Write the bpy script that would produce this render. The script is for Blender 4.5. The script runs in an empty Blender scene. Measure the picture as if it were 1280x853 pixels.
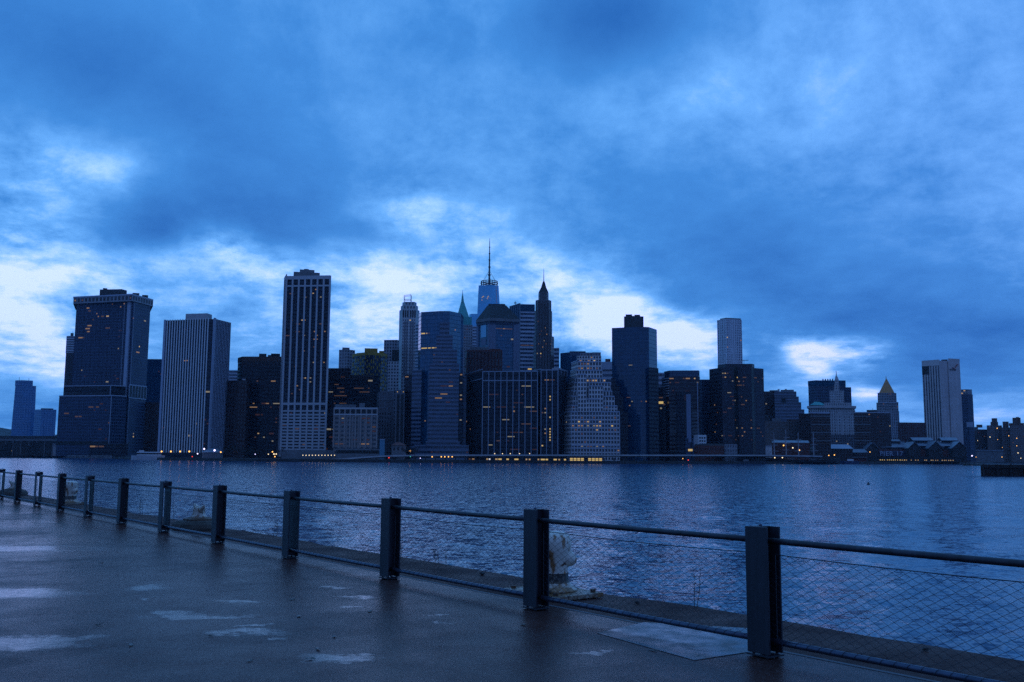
import bpy, bmesh, math, random
import numpy as np
from mathutils import Vector, Matrix

random.seed(7)
SC = bpy.context.scene
COL = SC.collection
D = bpy.data
R = math.radians

# ------------------------------------------------------------------ camera model
W, H, F = 1280.0, 853.0, 1200.0
PITCH, ROLL, EYE = 0.1198, 0.0069, 1.643
WATER, LAND = -3.85, -1.5
cp, sp, cr, sr = math.cos(PITCH), math.sin(PITCH), math.cos(ROLL), math.sin(ROLL)


def ray(px, py):
    a, b = px - W / 2, py - H / 2
    u, v = (a * cr + b * sr) / F, (-a * sr + b * cr) / F
    return (u, cp + v * sp, sp - v * cp)


def at(px, py, Y):
    d = ray(px, py)
    t = Y / d[1]
    return d[0] * t, EYE + d[2] * t


def gnd(px, py, z=0.0):
    d = ray(px, py)
    t = (z - EYE) / d[2]
    return d[0] * t, d[1] * t


def azel(px, py):
    d = ray(px, py)
    return math.atan2(d[0], d[1]), math.atan2(d[2], math.hypot(d[0], d[1]))


def lin(r, g, b):
    f = lambda c: ((c / 255 + 0.055) / 1.055) ** 2.4 if c > 10 else c / 255 / 12.92
    return (f(r), f(g), f(b), 1.0)


# ------------------------------------------------------------------ node helpers
class N:
    def __init__(s, tree):
        s.t = tree
        s.n, s.l = tree.nodes, tree.links

    def new(s, typ, **kw):
        n = s.n.new(typ)
        for k, v in kw.items():
            setattr(n, k, v)
        return n

    def put(s, sock, v):
        if isinstance(v, bpy.types.NodeSocket):
            s.l.new(v, sock)
        else:
            sock.default_value = v

    def m(s, op, a, b=0.0, c=None, clamp=False):
        n = s.new('ShaderNodeMath', operation=op, use_clamp=clamp)
        s.put(n.inputs[0], a)
        s.put(n.inputs[1], b)
        if c is not None:
            s.put(n.inputs[2], c)
        return n.outputs[0]

    def vm(s, op, a, b=(0, 0, 0), scale=None):
        n = s.new('ShaderNodeVectorMath', operation=op)
        s.put(n.inputs[0], a)
        if op != 'SCALE':
            s.put(n.inputs[1], b)
        if scale is not None:
            s.put(n.inputs['Scale'], scale)
        return n.outputs['Value'] if op in ('DISTANCE', 'LENGTH', 'DOT_PRODUCT') else n.outputs[0]

    def noise(s, vec, scale, detail=3.0, rough=0.5, out=0, dist=0.0):
        n = s.new('ShaderNodeTexNoise')
        if vec is not None:
            s.l.new(vec, n.inputs['Vector'])
        n.inputs['Scale'].default_value = scale
        n.inputs['Detail'].default_value = detail
        n.inputs['Roughness'].default_value = rough
        n.inputs['Distortion'].default_value = dist
        return n.outputs[out]

    def mr(s, v, a, b, c, d, smooth=False):
        n = s.new('ShaderNodeMapRange')
        if smooth:
            n.interpolation_type = 'SMOOTHSTEP'
        s.put(n.inputs[0], v)
        for i, x in enumerate((a, b, c, d)):
            s.put(n.inputs[i + 1], x)
        return n.outputs[0]

    def mix(s, f, a, b, mode='MIX'):
        n = s.new('ShaderNodeMix', data_type='RGBA', blend_type=mode)
        s.put(n.inputs[0], f)
        s.put(n.inputs[6], a)
        s.put(n.inputs[7], b)
        return n.outputs[2]

    def ramp(s, v, stops):
        n = s.new('ShaderNodeValToRGB')
        e = n.color_ramp.elements
        while len(e) < len(stops):
            e.new(0.5)
        for el, (p, c) in zip(e, stops):
            el.position = p
            el.color = c if len(c) == 4 else (*c, 1)
        s.put(n.inputs[0], v)
        return n.outputs[0]


def c4(c):
    return c if len(c) == 4 else (*c, 1.0)


def newmat(name):
    m = D.materials.new(name)
    m.use_nodes = True
    t = N(m.node_tree)
    b = m.node_tree.nodes['Principled BSDF']
    return m, t, b


def plain(name, col, rough=0.6, metal=0.0, var=0.25, scale=2.0, spec=0.5, streak=False):
    """weathered plain surface: tone wanders with noise on the object itself"""
    m, t, b = newmat(name)
    co = t.new('ShaderNodeTexCoord').outputs['Object']
    if streak:
        co = t.vm('MULTIPLY', co, (1, 1, 0.12))
    n1 = t.noise(co, scale, 5, 0.6)
    k = t.mr(n1, 0.25, 0.75, 1 - var, 1 + var)
    t.l.new(t.vm('SCALE', c4(col)[:3], scale=k), b.inputs['Base Color'])
    b.inputs['Roughness'].default_value = rough
    b.inputs['Metallic'].default_value = metal
    b.inputs['Specular IOR Level'].default_value = spec
    return m


def emit(name, col, strength):
    m, t, b = newmat(name)
    b.inputs['Base Color'].default_value = (0.02, 0.02, 0.02, 1)
    b.inputs['Emission Color'].default_value = c4(col)
    b.inputs['Emission Strength'].default_value = strength
    return m


def facade(name, wall, glass, fx, fy, rough=0.12, ior=1.6, var=0.5, wrough=0.75, spandrel=None):
    """window grid: UV counts bays across and floors up; every cell is one window in the wall"""
    m, t, b = newmat(name)
    uv = t.new('ShaderNodeUVMap').outputs[0]
    sx = t.new('ShaderNodeSeparateXYZ')
    t.l.new(uv, sx.inputs[0])
    u, v = sx.outputs[0], sx.outputs[1]

    def inside(c, frac):
        return t.m('LESS_THAN', t.m('ABSOLUTE', t.m('SUBTRACT', t.m('FRACT', c), 0.5)), frac / 2)
    wx, wy = inside(u, fx), inside(v, fy)
    win = t.m('MULTIPLY', wx, wy)
    cell = t.new('ShaderNodeCombineXYZ')
    t.l.new(t.m('FLOOR', u), cell.inputs[0])
    t.l.new(t.m('FLOOR', v), cell.inputs[1])
    wn = t.new('ShaderNodeTexWhiteNoise')
    wn.noise_dimensions = '2D'
    t.l.new(cell.outputs[0], wn.inputs['Vector'])
    wf = t.new('ShaderNodeTexWhiteNoise')
    wf.noise_dimensions = '1D'
    t.l.new(t.m('FLOOR', v), wf.inputs['W'])
    k = t.m('ADD', t.mr(wn.outputs[0], 0, 1, 1 - var, 1 + var), t.mr(wf.outputs[0], 0, 1, -var * .4, var * .4))
    gcol = t.vm('SCALE', c4(glass)[:3], scale=k)
    n1 = t.noise(t.new('ShaderNodeTexCoord').outputs['Object'], 0.05, 5, 0.65)
    n2 = t.noise(t.vm('MULTIPLY', t.new('ShaderNodeTexCoord').outputs['Object'], (1, 1, .1)), 0.5, 3, 0.6)
    kw = t.m('MULTIPLY', t.mr(n1, 0.3, 0.7, 0.82, 1.15), t.mr(n2, 0.3, 0.7, 0.9, 1.1))
    wcol = t.vm('SCALE', c4(wall)[:3], scale=kw)
    if spandrel is not None:
        sp_ = t.vm('SCALE', c4(spandrel)[:3], scale=kw)
        wcol = t.mix(wx, wcol, sp_)
    t.l.new(t.mix(win, wcol, gcol), b.inputs['Base Color'])
    t.l.new(t.mr(win, 0, 1, wrough, rough), b.inputs['Roughness'])
    t.l.new(t.mr(win, 0, 1, 1.4, ior), b.inputs['IOR'])
    return m


# ------------------------------------------------------------------ object helpers
def link(o, parent=None):
    COL.objects.link(o)
    if parent is not None:
        o.parent = parent
    return o


def mesh_obj(name, me, parent=None, loc=(0, 0, 0), mat=None, smooth=False):
    if mat is not None and len(me.materials) == 0:
        me.materials.append(mat)
    if smooth:
        me.polygons.foreach_set('use_smooth', [True] * len(me.polygons))
    o = D.objects.new(name, me)
    o.location = loc
    return link(o, parent)


def bm_obj(name, bm, mat=None, parent=None, loc=(0, 0, 0), smooth=False):
    bmesh.ops.recalc_face_normals(bm, faces=bm.faces[:])
    me = D.meshes.new(name)
    bm.to_mesh(me)
    bm.free()
    return mesh_obj(name, me, parent, loc, mat, smooth)


def tag(o, label=None, cat=None, group=None, kind=None):
    if label:
        o['label'] = label
    if cat:
        o['category'] = cat
    if group:
        o['group'] = group
    if kind:
        o['kind'] = kind
    return o


def empty(name, loc, label, cat, group=None, rz=0.0):
    o = D.objects.new(name, None)
    o.empty_display_size = 0.5
    o.location = loc
    o.rotation_euler = (0, 0, rz)
    link(o)
    return tag(o, label, cat, group)


def copy_tree(o, parent=None):
    c = o.copy()
    link(c, parent)
    for ch in list(o.children):
        copy_tree(ch, c)
    return c


def box(bm, x0, x1, y0, y1, z0, z1, M=None, bevel=0.0):
    vs = [bm.verts.new(Vector(p)) for p in ((x0, y0, z0), (x1, y0, z0), (x1, y1, z0), (x0, y1, z0),
                                            (x0, y0, z1), (x1, y0, z1), (x1, y1, z1), (x0, y1, z1))]
    fs = [bm.faces.new([vs[i] for i in f]) for f in
          ((3, 2, 1, 0), (4, 5, 6, 7), (0, 1, 5, 4), (1, 2, 6, 5), (2, 3, 7, 6), (3, 0, 4, 7))]
    if bevel:
        es = list({e for f in fs for e in f.edges})
        r = bmesh.ops.bevel(bm, geom=es, offset=bevel, segments=2, affect='EDGES', profile=.6)
        vs = list({v for f in r['faces'] for v in f.verts} | {v for v in vs if v.is_valid})
    if M is not None:
        bmesh.ops.transform(bm, matrix=M, verts=[v for v in vs if v.is_valid])
    return vs


def tube(bm, pts, rad, n=8, cap=True):
    """swept round bar through pts; rad may be one number or one per point"""
    pts = [Vector(p) for p in pts]
    if not hasattr(rad, '__len__'):
        rad = [rad] * len(pts)
    rings = []
    for i, p in enumerate(pts):
        d = (pts[min(i + 1, len(pts) - 1)] - pts[max(i - 1, 0)]).normalized()
        a = d.cross(Vector((0, 0, 1)))
        if a.length < 1e-3:
            a = Vector((1, 0, 0))
        a.normalize()
        b = d.cross(a).normalized()
        rings.append([bm.verts.new(p + (a * math.cos(2 * math.pi * k / n) + b * math.sin(2 * math.pi * k / n)) * rad[i])
                      for k in range(n)])
    for i in range(len(rings) - 1):
        for k in range(n):
            bm.faces.new((rings[i][k], rings[i][(k + 1) % n], rings[i + 1][(k + 1) % n], rings[i + 1][k]))
    if cap and n > 2:
        bm.faces.new(rings[0][::-1])
        bm.faces.new(rings[-1])


def lathe(bm, prof, n=24, wob=None, M=None):
    rings = []
    allv = []
    for (r, z) in prof:
        ring = []
        for k in range(n):
            a = 2 * math.pi * k / n
            rr = r * (1 + (wob(a, z) if wob else 0))
            ring.append(bm.verts.new((rr * math.cos(a), rr * math.sin(a), z)))
        rings.append(ring)
        allv += ring
    for i in range(len(rings) - 1):
        for k in range(n):
            bm.faces.new((rings[i][k], rings[i][(k + 1) % n], rings[i + 1][(k + 1) % n], rings[i + 1][k]))
    bm.faces.new(rings[0][::-1])
    bm.faces.new(rings[-1])
    if M is not None:
        bmesh.ops.transform(bm, matrix=M, verts=allv)


# ------------------------------------------------------------------ materials
STEEL = plain('painted_steel', (0.036, 0.034, 0.046), 0.5, 0.2, 0.6, 9, streak=True)
STEEL2 = plain('galvanised_pipe', (0.085, 0.095, 0.14), 0.38, 0.6, 0.3, 8)
WIRE = plain('wire_rope', (0.05, 0.05, 0.06), 0.45, 0.6, 0.2, 20)
DARKSTONE = plain('dark_stone', (0.05, 0.045, 0.045), 0.8, 0, 0.4, 0.1)
PALE = plain('pale_concrete', (0.5, 0.48, 0.49), 0.8, 0, 0.2, 0.15)
MIDCONC = plain('grey_concrete', (0.2, 0.2, 0.21), 0.8, 0, 0.25, 0.15)
DARKROOF = plain('roof_membrane', (0.06, 0.06, 0.065), 0.8, 0, 0.3, 0.1)
WHITE = plain('white_panel', (0.78, 0.77, 0.77), 0.7, 0, 0.12, 0.2)
BRICK = plain('brown_brick', (0.13, 0.075, 0.06), 0.85, 0, 0.3, 0.2)
REDBRICK = plain('red_brick', (0.16, 0.06, 0.05), 0.85, 0, 0.3, 0.2)
BLACK = plain('black_opening', (0.012, 0.012, 0.014), 0.5, 0, 0.2, 0.2)
ROOFMETAL = plain('grey_metal_roof', (0.22, 0.25, 0.3), 0.4, 0.3, 0.2, 0.3)
COPPER = plain('green_copper_roof', (0.08, 0.42, 0.4), 0.6, 0, 0.25, 0.1)
GOLD = plain('gilded_roof_tiles', (0.55, 0.27, 0.1), 0.5, 0.25, 0.2, 0.25)
ANT = plain('dark_mast', (0.06, 0.06, 0.07), 0.5, 0.3, 0.2, 1)
TIMBER = plain('wet_timber', (0.05, 0.035, 0.028), 0.7, 0, 0.4, 1.5, streak=True)
LITS = {'amber': emit('lit_amber', (1.0, 0.6, 0.3), 0.21),
        'warm': emit('lit_warm', (1.0, 0.68, 0.34), 0.36),
        'dim': emit('lit_dim', (0.9, 0.52, 0.34), 0.065),
        'faint': emit('lit_faint', (0.75, 0.34, 0.28), 0.035),
        'gold': emit('lit_gold', (1.0, 0.7, 0.25), 0.55),
        'pale': emit('lit_pale', (0.95, 0.85, 0.62), 0.2),
        'white': emit('lit_white', (0.9, 0.9, 1.0), 0.7)}
LAMP = {'sodium': emit('lamp_sodium', (1.0, 0.5, 0.12), 2.2), 'cool': emit('lamp_cool', (0.65, 0.6, 1.0), 3),
        'red': emit('lamp_red', (1.0, 0.06, 0.03), 1.5), 'cream': emit('lamp_cream', (1.0, 0.8, 0.5), 1.6),
        'green': emit('lamp_green', (0.1, 0.8, 0.7), .6)}

# ------------------------------------------------------------------ tower kit
CUBE = {}


def unit_cube(matkey, mat):
    if matkey not in CUBE:
        bm = bmesh.new()
        box(bm, -.5, .5, -.5, .5, -.5, .5)
        bmesh.ops.recalc_face_normals(bm, faces=bm.faces[:])
        me = D.meshes.new('pane')
        bm.to_mesh(me)
        bm.free()
        me.materials.append(mat)
        CUBE[matkey] = me
    return CUBE[matkey]


class Tower:
    """one building: an Empty at its base, its parts as children"""

    def __init__(s, name, label, cat, Y, px, group=None, dy=0.0):
        Y = Y + dy
        x, _ = at(px, 560, Y)
        s.o = Vector((x, Y, LAND))
        s.root = empty(name, s.o, label, cat, group)
        s.segs = {}
        s.parts = {}
        s.dy = dy

    def prism(s, name, pts, ytop, mat, ybot=None, yref=None, back=35.0, bay=3.2, floor=3.9, roof=None, lab=None, key=None,
              taper=None):
        """pts: visible plan corners left to right as (pixel x, distance); straight walls up to pixel row ytop"""
        if yref is None:
            yref = ytop
        pts = [(px, Y + s.dy) for px, Y in pts]
        P = [Vector((at(px, yref, Y)[0], Y)) for px, Y in pts]
        pm = min(pts, key=lambda q: q[1])
        z1 = at(pm[0], ytop, pm[1])[1]
        z0 = LAND if ybot is None else at(pm[0], ybot, pm[1])[1]
        vis = len(P)
        ra, rb = P[0].normalized(), P[-1].normalized()
        ins = (P[-1] - P[0]).normalized()
        P = P + [P[-1] + (rb - ins * .06) * back, P[0] + (ra + ins * .06) * back]
        bm = bmesh.new()
        uvl = bm.loops.layers.uv.new('UVMap')
        nf = max(1, round((z1 - z0) / floor))
        cen = sum(P, Vector((0, 0))) / len(P)
        top = [(cen + (p - cen) * taper) if taper else p for p in P]
        bot = [bm.verts.new((p.x - s.o.x, p.y - s.o.y, z0 - s.o.z)) for p in P]
        tp = [bm.verts.new((p.x - s.o.x, p.y - s.o.y, z1 - s.o.z)) for p in top]
        n = len(P)
        segs = []
        for i in range(n):
            j = (i + 1) % n
            L = (P[j] - P[i]).length
            nb = max(1, round(L / bay))
            f = bm.faces.new((bot[i], bot[j], tp[j], tp[i]))
            for lp, uvv in zip(f.loops, ((i * 40, 0), (i * 40 + nb, 0), (i * 40 + nb, nf), (i * 40, nf))):
                lp[uvl].uv = uvv
            if i < vis - 1:
                segs.append((P[i].copy(), P[j].copy(), z0, z1, nb, nf))
        rf = bm.faces.new(tp)
        for lp in rf.loops:
            lp[uvl].uv = (0.0, 0.0)
        rf.material_index = 1
        me = D.meshes.new(name)
        bmesh.ops.recalc_face_normals(bm, faces=bm.faces[:])
        bm.to_mesh(me)
        bm.free()
        me.materials.append(mat)
        me.materials.append(roof or DARKROOF)
        o = mesh_obj(name, me, s.root)
        if lab:
            o['label'] = lab
        s.segs[key or name] = segs
        s.parts[key or name] = o
        s.last = key or name
        return s

    def seg(s, key, i):
        a, b, z0, z1, nb, nf = s.segs[key or s.last][i]
        d = (b - a)
        L = d.length
        d = d / L
        nrm = Vector((d.y, -d.x))
        return a, d, nrm, L, z0, z1, nb, nf

    def zrow(s, key, i, py):
        a, b, *_ = s.segs[key or s.last][i]
        m = (a + b) / 2
        dd = ray(W / 2 + m.x / m.y * F, py)   # vertical position on that wall
        # solve pixel column of the wall centre for this row
        px = W / 2 + m.x / m.y * F
        for _ in range(6):
            x, z = at(px, py, m.y)
            px += (m.x - x) / m.y * F
        return at(px, py, m.y)[1]

    def bars(s, i, n, w, dep, ya=None, yb=None, mat=PALE, name='pilaster', key=None, fr=(0, 1), off=0.0):
        """n upright fins spread over wall i, each a mesh object of its own"""
        a, d, nrm, L, z0, z1, nb, nf = s.seg(key, i)
        zt = z1 if ya is None else s.zrow(key, i, ya)
        zb = z0 if yb is None else s.zrow(key, i, yb)
        ang = math.atan2(d.y, d.x)
        me = unit_cube(mat.name, mat)
        for k in range(n):
            f = fr[0] + (fr[1] - fr[0]) * (k / (n - 1) if n > 1 else .5)
            c = a + d * (L * f) + nrm * (dep / 2 + off)
            o = D.objects.new(name, me)
            o.location = (c.x - s.o.x, c.y - s.o.y, (zt + zb) / 2 - s.o.z)
            o.scale = (w, dep, zt - zb)
            o.rotation_euler = (0, 0, ang)
            link(o, s.root)
        return s

    def band(s, i, ya, yb, dep, mat, name='belt_course', key=None, fr=(0, 1), off=0.0):
        a, d, nrm, L, z0, z1, nb, nf = s.seg(key, i)
        zt, zb = s.zrow(key, i, ya), s.zrow(key, i, yb)
        c = a + d * (L * (fr[0] + fr[1]) / 2) + nrm * (dep / 2 + off)
        o = D.objects.new(name, unit_cube(mat.name, mat))
        o.location = (c.x - s.o.x, c.y - s.o.y, (zt + zb) / 2 - s.o.z)
        o.scale = (L * (fr[1] - fr[0]), dep, zt - zb)
        o.rotation_euler = (0, 0, math.atan2(d.y, d.x))
        link(o, s.root)
        return s

    def lit(s, i, ya, yb, n, kind='amber', key=None, fr=(0, 1), wf=0.7, hf=0.55, run=1, off=0.0, seed=None):
        """n lit windows in grid cells of wall i between pixel rows ya and yb"""
        n = max(1, round(n * .52))
        wf, hf = wf * .8, hf * .75
        rnd = random.Random(seed if seed is not None else int(ya * 13 + yb * 7 + i + s.o.x * 3) & 0xffff)
        a, d, nrm, L, z0, z1, nb, nf = s.seg(key, i)
        fl = (z1 - z0) / nf
        bw = L / nb
        r1 = min(nf - 1, int((s.zrow(key, i, ya) - z0) / fl))
        r0 = max(0, int((s.zrow(key, i, yb) - z0) / fl))
        c0, c1 = int(nb * fr[0]), max(int(nb * fr[0]), int(nb * fr[1]) - 1)
        used = set()
        ang = math.atan2(d.y, d.x)
        kinds = kind if isinstance(kind, (list, tuple)) else [kind]
        for _ in range(n):
            for _try in range(12):
                c, r = rnd.randint(c0, c1), rnd.randint(min(r0, r1), max(r0, r1))
                if (c, r) not in used:
                    break
            m = rnd.randint(1, run) if run > 1 else 1
            m = min(m, c1 - c + 1)
            kk = rnd.choice(kinds)
            if rnd.random() < .16:
                kk = 'pale'
            for q in range(m):
                used.add((c + q, r))
            pos = a + d * ((c + m / 2) * bw) + nrm * (0.06 + off)
            o = D.objects.new('lit_window', unit_cube('lit_' + kk, LITS[kk]))
            o.location = (pos.x - s.o.x, pos.y - s.o.y, z0 + (r + .5) * fl - s.o.z)
            o.scale = (bw * (m - 1 + wf), 0.1, fl * hf)
            o.rotation_euler = (0, 0, ang)
            link(o, s.root)
        return s

    def block(s, name, pxa, pxb, ytop, ybot, Y, depth, mat, lab=None):
        Y = Y + s.dy
        xa, z1 = at(pxa, ytop, Y)
        xb, _ = at(pxb, ytop, Y)
        _, z0 = at((pxa + pxb) / 2, ybot, Y)
        mid = Vector(((xa + xb) / 2, Y))
        bm = bmesh.new()
        hw, an = (xb - xa) / 2, -math.atan2(mid.x, mid.y)
        box(bm, -hw, hw, 0, depth, z0 - s.o.z, z1 - s.o.z, M=Matrix.Translation((mid.x - s.o.x, mid.y - s.o.y, 0)) @ Matrix.Rotation(an, 4, 'Z'))
        o = bm_obj(name, bm, mat, s.root)
        if lab:
            o['label'] = lab
        return s

    def spike(s, name, px, ytop, ybot, Y, r0, r1, mat=ANT, n=6):
        Y = Y + s.dy
        x, z1 = at(px, ytop, Y)
        x0, z0 = at(px, ybot, Y)
        bm = bmesh.new()
        tube(bm, [(x0 - s.o.x, Y - s.o.y, z0 - s.o.z), (x0 - s.o.x, Y - s.o.y, z1 - s.o.z)], [r0, r1], n)
        bm_obj(name, bm, mat, s.root)
        return s

    def hip(s, name, lo, hi, mat, depth_lo, Y, inset=None, taperY=0.5):
        """sloping roof: lo=(xl,xr,y) eaves and hi=(xl,xr,y) top, in pixels at distance Y"""
        Y = Y + s.dy
        (a0, a1, ya), (b0, b1, yb) = lo, hi
        xa0, za = at(a0, ya, Y)
        xa1, _ = at(a1, ya, Y)
        Yt = Y + depth_lo * taperY
        xb0, zb = at(b0, yb, Yt)
        xb1, _ = at(b1, yb, Yt)
        dt = depth_lo * (1 - 2 * taperY) / 2 if taperY < .5 else 0.1
        bm = bmesh.new()
        o = s.o
        lowr = [bm.verts.new((x - o.x, y - o.y, za - o.z)) for x, y in
                ((xa0, Y), (xa1, Y), (xa1 * (1 + depth_lo / Y), Y + depth_lo), (xa0 * (1 + depth_lo / Y), Y + depth_lo))]
        hgh = [bm.verts.new((x - o.x, y - o.y, zb - o.z)) for x, y in
               ((xb0, Yt), (xb1, Yt), (xb1, Yt + 2 * dt + .1), (xb0, Yt + 2 * dt + .1))]
        for k in range(4):
            bm.faces.new((lowr[k], lowr[(k + 1) % 4], hgh[(k + 1) % 4], hgh[k]))
        bm.faces.new(hgh)
        bm.faces.new(lowr[::-1])
        bm_obj(name, bm, mat, s.root)
        return s


def lettering(text, size, mat, parent, loc, ang, extrude=.15, space=1.0, offset=0.0):
    cu = D.curves.new('lettering', 'FONT')
    cu.body, cu.size, cu.extrude, cu.space_character, cu.offset = text, size, extrude, space, offset
    tmp = D.objects.new('lettering_source', cu)
    COL.objects.link(tmp)
    me = D.meshes.new_from_object(tmp.evaluated_get(bpy.context.evaluated_depsgraph_get()))
    D.objects.remove(tmp)
    D.curves.remove(cu)
    me.materials.clear()
    o = mesh_obj('sign_lettering', me, parent, loc, mat)
    o.rotation_euler = (R(90), 0, ang)
    return o


# waterline of the far shore
shore = [(-260, 571.6), (0, 572.2), (60, 572.4), (140, 573.4), (200, 575.4), (320, 577), (440, 578), (550, 579), (775, 580), (960, 580.3), (1100, 580.3), (1200, 580.3), (1245, 579.6), (1330, 579.8), (1600, 580)]


def shore_y(px):
    for (a, ya), (b, yb) in zip(shore[:-1], shore[1:]):
        if a <= px <= b:
            return gnd(px, ya + (yb - ya) * (px - a) / (b - a), WATER)[1]
    return 900.0


# ------------------------------------------------------------------ facades
SKY_G = 'office towers of the waterfront skyline'
F_grid = facade('dark_grid_wall', (0.07, 0.095, 0.16), (0.012, 0.02, 0.045), .68, .62, ior=1.45, rough=.25)
F_fins = facade('glass_between_fins', (0.07, 0.08, 0.11), (0.012, 0.017, 0.033), .9, .6, spandrel=(0.028, 0.032, 0.05), ior=1.45, rough=.25)
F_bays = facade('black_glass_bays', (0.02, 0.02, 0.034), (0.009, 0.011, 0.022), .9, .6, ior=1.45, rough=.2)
F_box = facade('concrete_window_grid', (0.34, 0.28, 0.26), (0.02, 0.032, 0.045), .68, .5)
F_corn = facade('open_cornice', (0.3, 0.3, 0.33), (0.03, 0.025, 0.03), .62, .58, rough=.6)
F_brown = facade('brown_masonry', (0.07, 0.042, 0.042), (0.014, 0.012, 0.016), .5, .5)
F_red = facade('red_brown_ribs', (0.1, 0.043, 0.045), (0.022, 0.015, 0.02), .45, .8)
F_dkband = facade('dark_banded_wall', (0.05, 0.04, 0.05), (0.01, 0.011, 0.02), .94, .5, ior=1.45, rough=.25)
F_teal = facade('blue_curtain_wall', (0.018, 0.1, 0.19), (0.012, 0.1, 0.2), .92, .86, rough=.06, ior=1.7, var=.25)
F_teal2 = facade('teal_curtain_wall', (0.007, 0.055, 0.11), (0.005, 0.052, 0.12), .95, .92, rough=.05, ior=1.6, var=.16)
F_strip = facade('striped_granite_floors', (0.18, 0.21, 0.29), (0.02, 0.032, 0.06), .96, .5)
F_wstrip = facade('white_striped_floors', (0.5, 0.52, 0.6), (0.03, 0.045, 0.08), .97, .5)
F_stone = facade('grey_limestone', (0.34, 0.34, 0.37), (0.05, 0.055, 0.075), .5, .58)
F_stone2 = facade('pale_limestone', (0.56, 0.55, 0.56), (0.055, 0.06, 0.075), .46, .55)
F_zig = facade('ziggurat_brick', (0.74, 0.66, 0.64), (0.02, 0.022, 0.032), .62, .66)
F_zigside = facade('ziggurat_brick_small', (0.27, 0.27, 0.3), (0.04, 0.042, 0.055), .4, .45)
F_pine = facade('brown_art_deco', (0.17, 0.15, 0.16), (0.025, 0.022, 0.033), .42, .62)
F_wtc = facade('mirror_glass', (0.1, 0.55, 0.92), (0.1, 0.58, 0.94), .96, .9, rough=.05, ior=1.9, var=.06)  # blue of the mirrored sky is put into the base colour
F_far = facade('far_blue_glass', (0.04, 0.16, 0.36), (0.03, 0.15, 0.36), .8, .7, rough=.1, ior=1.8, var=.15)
F_steel = facade('rippled_steel', (0.7, 0.72, 0.78), (0.13, 0.15, 0.2), .5, .5, wrough=.4)
F_slot = facade('white_stone_slots', (0.62, 0.54, 0.52), (0.09, 0.08, 0.1), .42, 1.01)
F_plain = facade('blank_limestone', (0.62, 0.54, 0.52), (0.56, 0.49, 0.47), .5, .5, rough=.7, ior=1.4, var=.06)
F_seaport = facade('brown_granite_bands', (0.07, 0.05, 0.062), (0.012, 0.012, 0.02), .9, .45)
F_water = facade('charcoal_curtain', (0.062, 0.054, 0.07), (0.02, 0.021, 0.034), .7, .6, ior=1.45)
F_yel = facade('chequered_infill', (0.03, 0.045, 0.075), (0.03, 0.05, 0.09), .7, .7, var=.4)
F_tan = facade('tan_brick', (0.2, 0.16, 0.15), (0.03, 0.03, 0.035), .42, .45)
F_old = facade('old_grey_masonry', (0.19, 0.18, 0.2), (0.035, 0.035, 0.045), .45, .6)
YEL = plain('yellow_panel', (0.42, 0.26, 0.035), 0.7, 0, .2, .2)
LINE = plain('light_trim', (0.42, 0.45, 0.54), 0.6, 0, .15, .2)
LINE2 = plain('aluminium_mullion', (0.3, 0.33, 0.4), 0.5, 0.2, .15, .2)
TOWERS = {}


def T(key, label, Y, px, name='office_tower', cat='tower', group=SKY_G):
    TOWERS[key] = Tower(name, label, cat, Y, px, group)
    return TOWERS[key]


# --- far left
t = T('gs', 'hazy blue glass skyscraper with tapering sides, tallest on the far left bank', 3200, 28)
t.prism('shaft', [(12.6, 3200), (26, 3190), (43, 3210)], 482, F_far, yref=548, back=70, bay=9, floor=8, taper=.86)
t.prism('crown', [(19, 3206), (27, 3196), (41.2, 3212)], 475.5, F_far, ybot=482, yref=478, back=50, bay=9, floor=8)
t.spike('antenna', 24, 471.5, 476, 3225, .8, .5).spike('antenna', 36, 473, 476, 3225, .8, .5)
t = T('gs2', 'shorter hazy blue block right beside the tapering glass skyscraper', 3100, 55)
t.prism('shaft', [(42, 3120), (51, 3100), (69.5, 3110)], 512, F_far, yref=530, back=60, bay=9, floor=7)
t.block('roof_unit', 52, 66, 510.6, 512, 3120, 20, DARKROOF)

# --- tower with the open cornice
t = T('sliver', 'narrow pale and dark tower peeking out behind the corniced tower', 1250, 86)
t.dy = 290
t.prism('upper_shaft', [(82.6, 1250), (86, 1247), (97, 1250)], 420, F_wstrip, ybot=441, yref=430, bay=5)
t.prism('shaft', [(81.2, 1250), (84, 1248), (97, 1250)], 441, F_dkband, yref=460, bay=5)
t.block('roof_unit', 88.5, 92, 416.5, 420, 1255, 12, DARKROOF).spike('antenna', 91, 413.5, 417, 1258, .3, .2)
t = T('one', 'wide dark grid tower with open box cornice and stepped podium on the left', 930, 128)
t.dy = 260
t.prism('shaft', [(96, 948), (158.5, 929), (167, 925), (188.3, 960)], 377.3, F_grid, yref=380, back=45, bay=2.5, floor=3.75, key='s')
t.prism('cornice', [(92, 945), (165.5, 919), (191.8, 962)], 368.2, F_corn, ybot=376.5, yref=372, back=56, bay=5.4, floor=9, key='c')
t.prism('cornice_rim', [(91.7, 944.5), (165.5, 918.5), (192.1, 961.5)], 367.3, LINE, ybot=368.9, yref=368, back=56, key='cr')
t.prism('penthouse', [(124.6, 950), (152, 946), (158.6, 956)], 361.6, DARKROOF, ybot=369, yref=365, back=14)
t.block('roof_unit', 129, 134, 360.4, 361.8, 955, 8, DARKROOF).block('roof_unit', 166, 174, 366.4, 369, 950, 8, DARKROOF)
t.block('roof_unit', 178, 185, 369, 371.5, 965, 8, DARKROOF)
t.bars(1, 1, 4.6, 2.2, mat=LINE, name='corner_pier', key='s')
t.bars(2, 1, .5, .4, mat=LINE, key='s', fr=(.04, .04)).bars(0, 1, .5, .4, mat=LINE, key='s', fr=(.965, .965))
t.bars(0, 13, .16, .25, mat=F_grid, key='s', name='mullion_rib')
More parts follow.
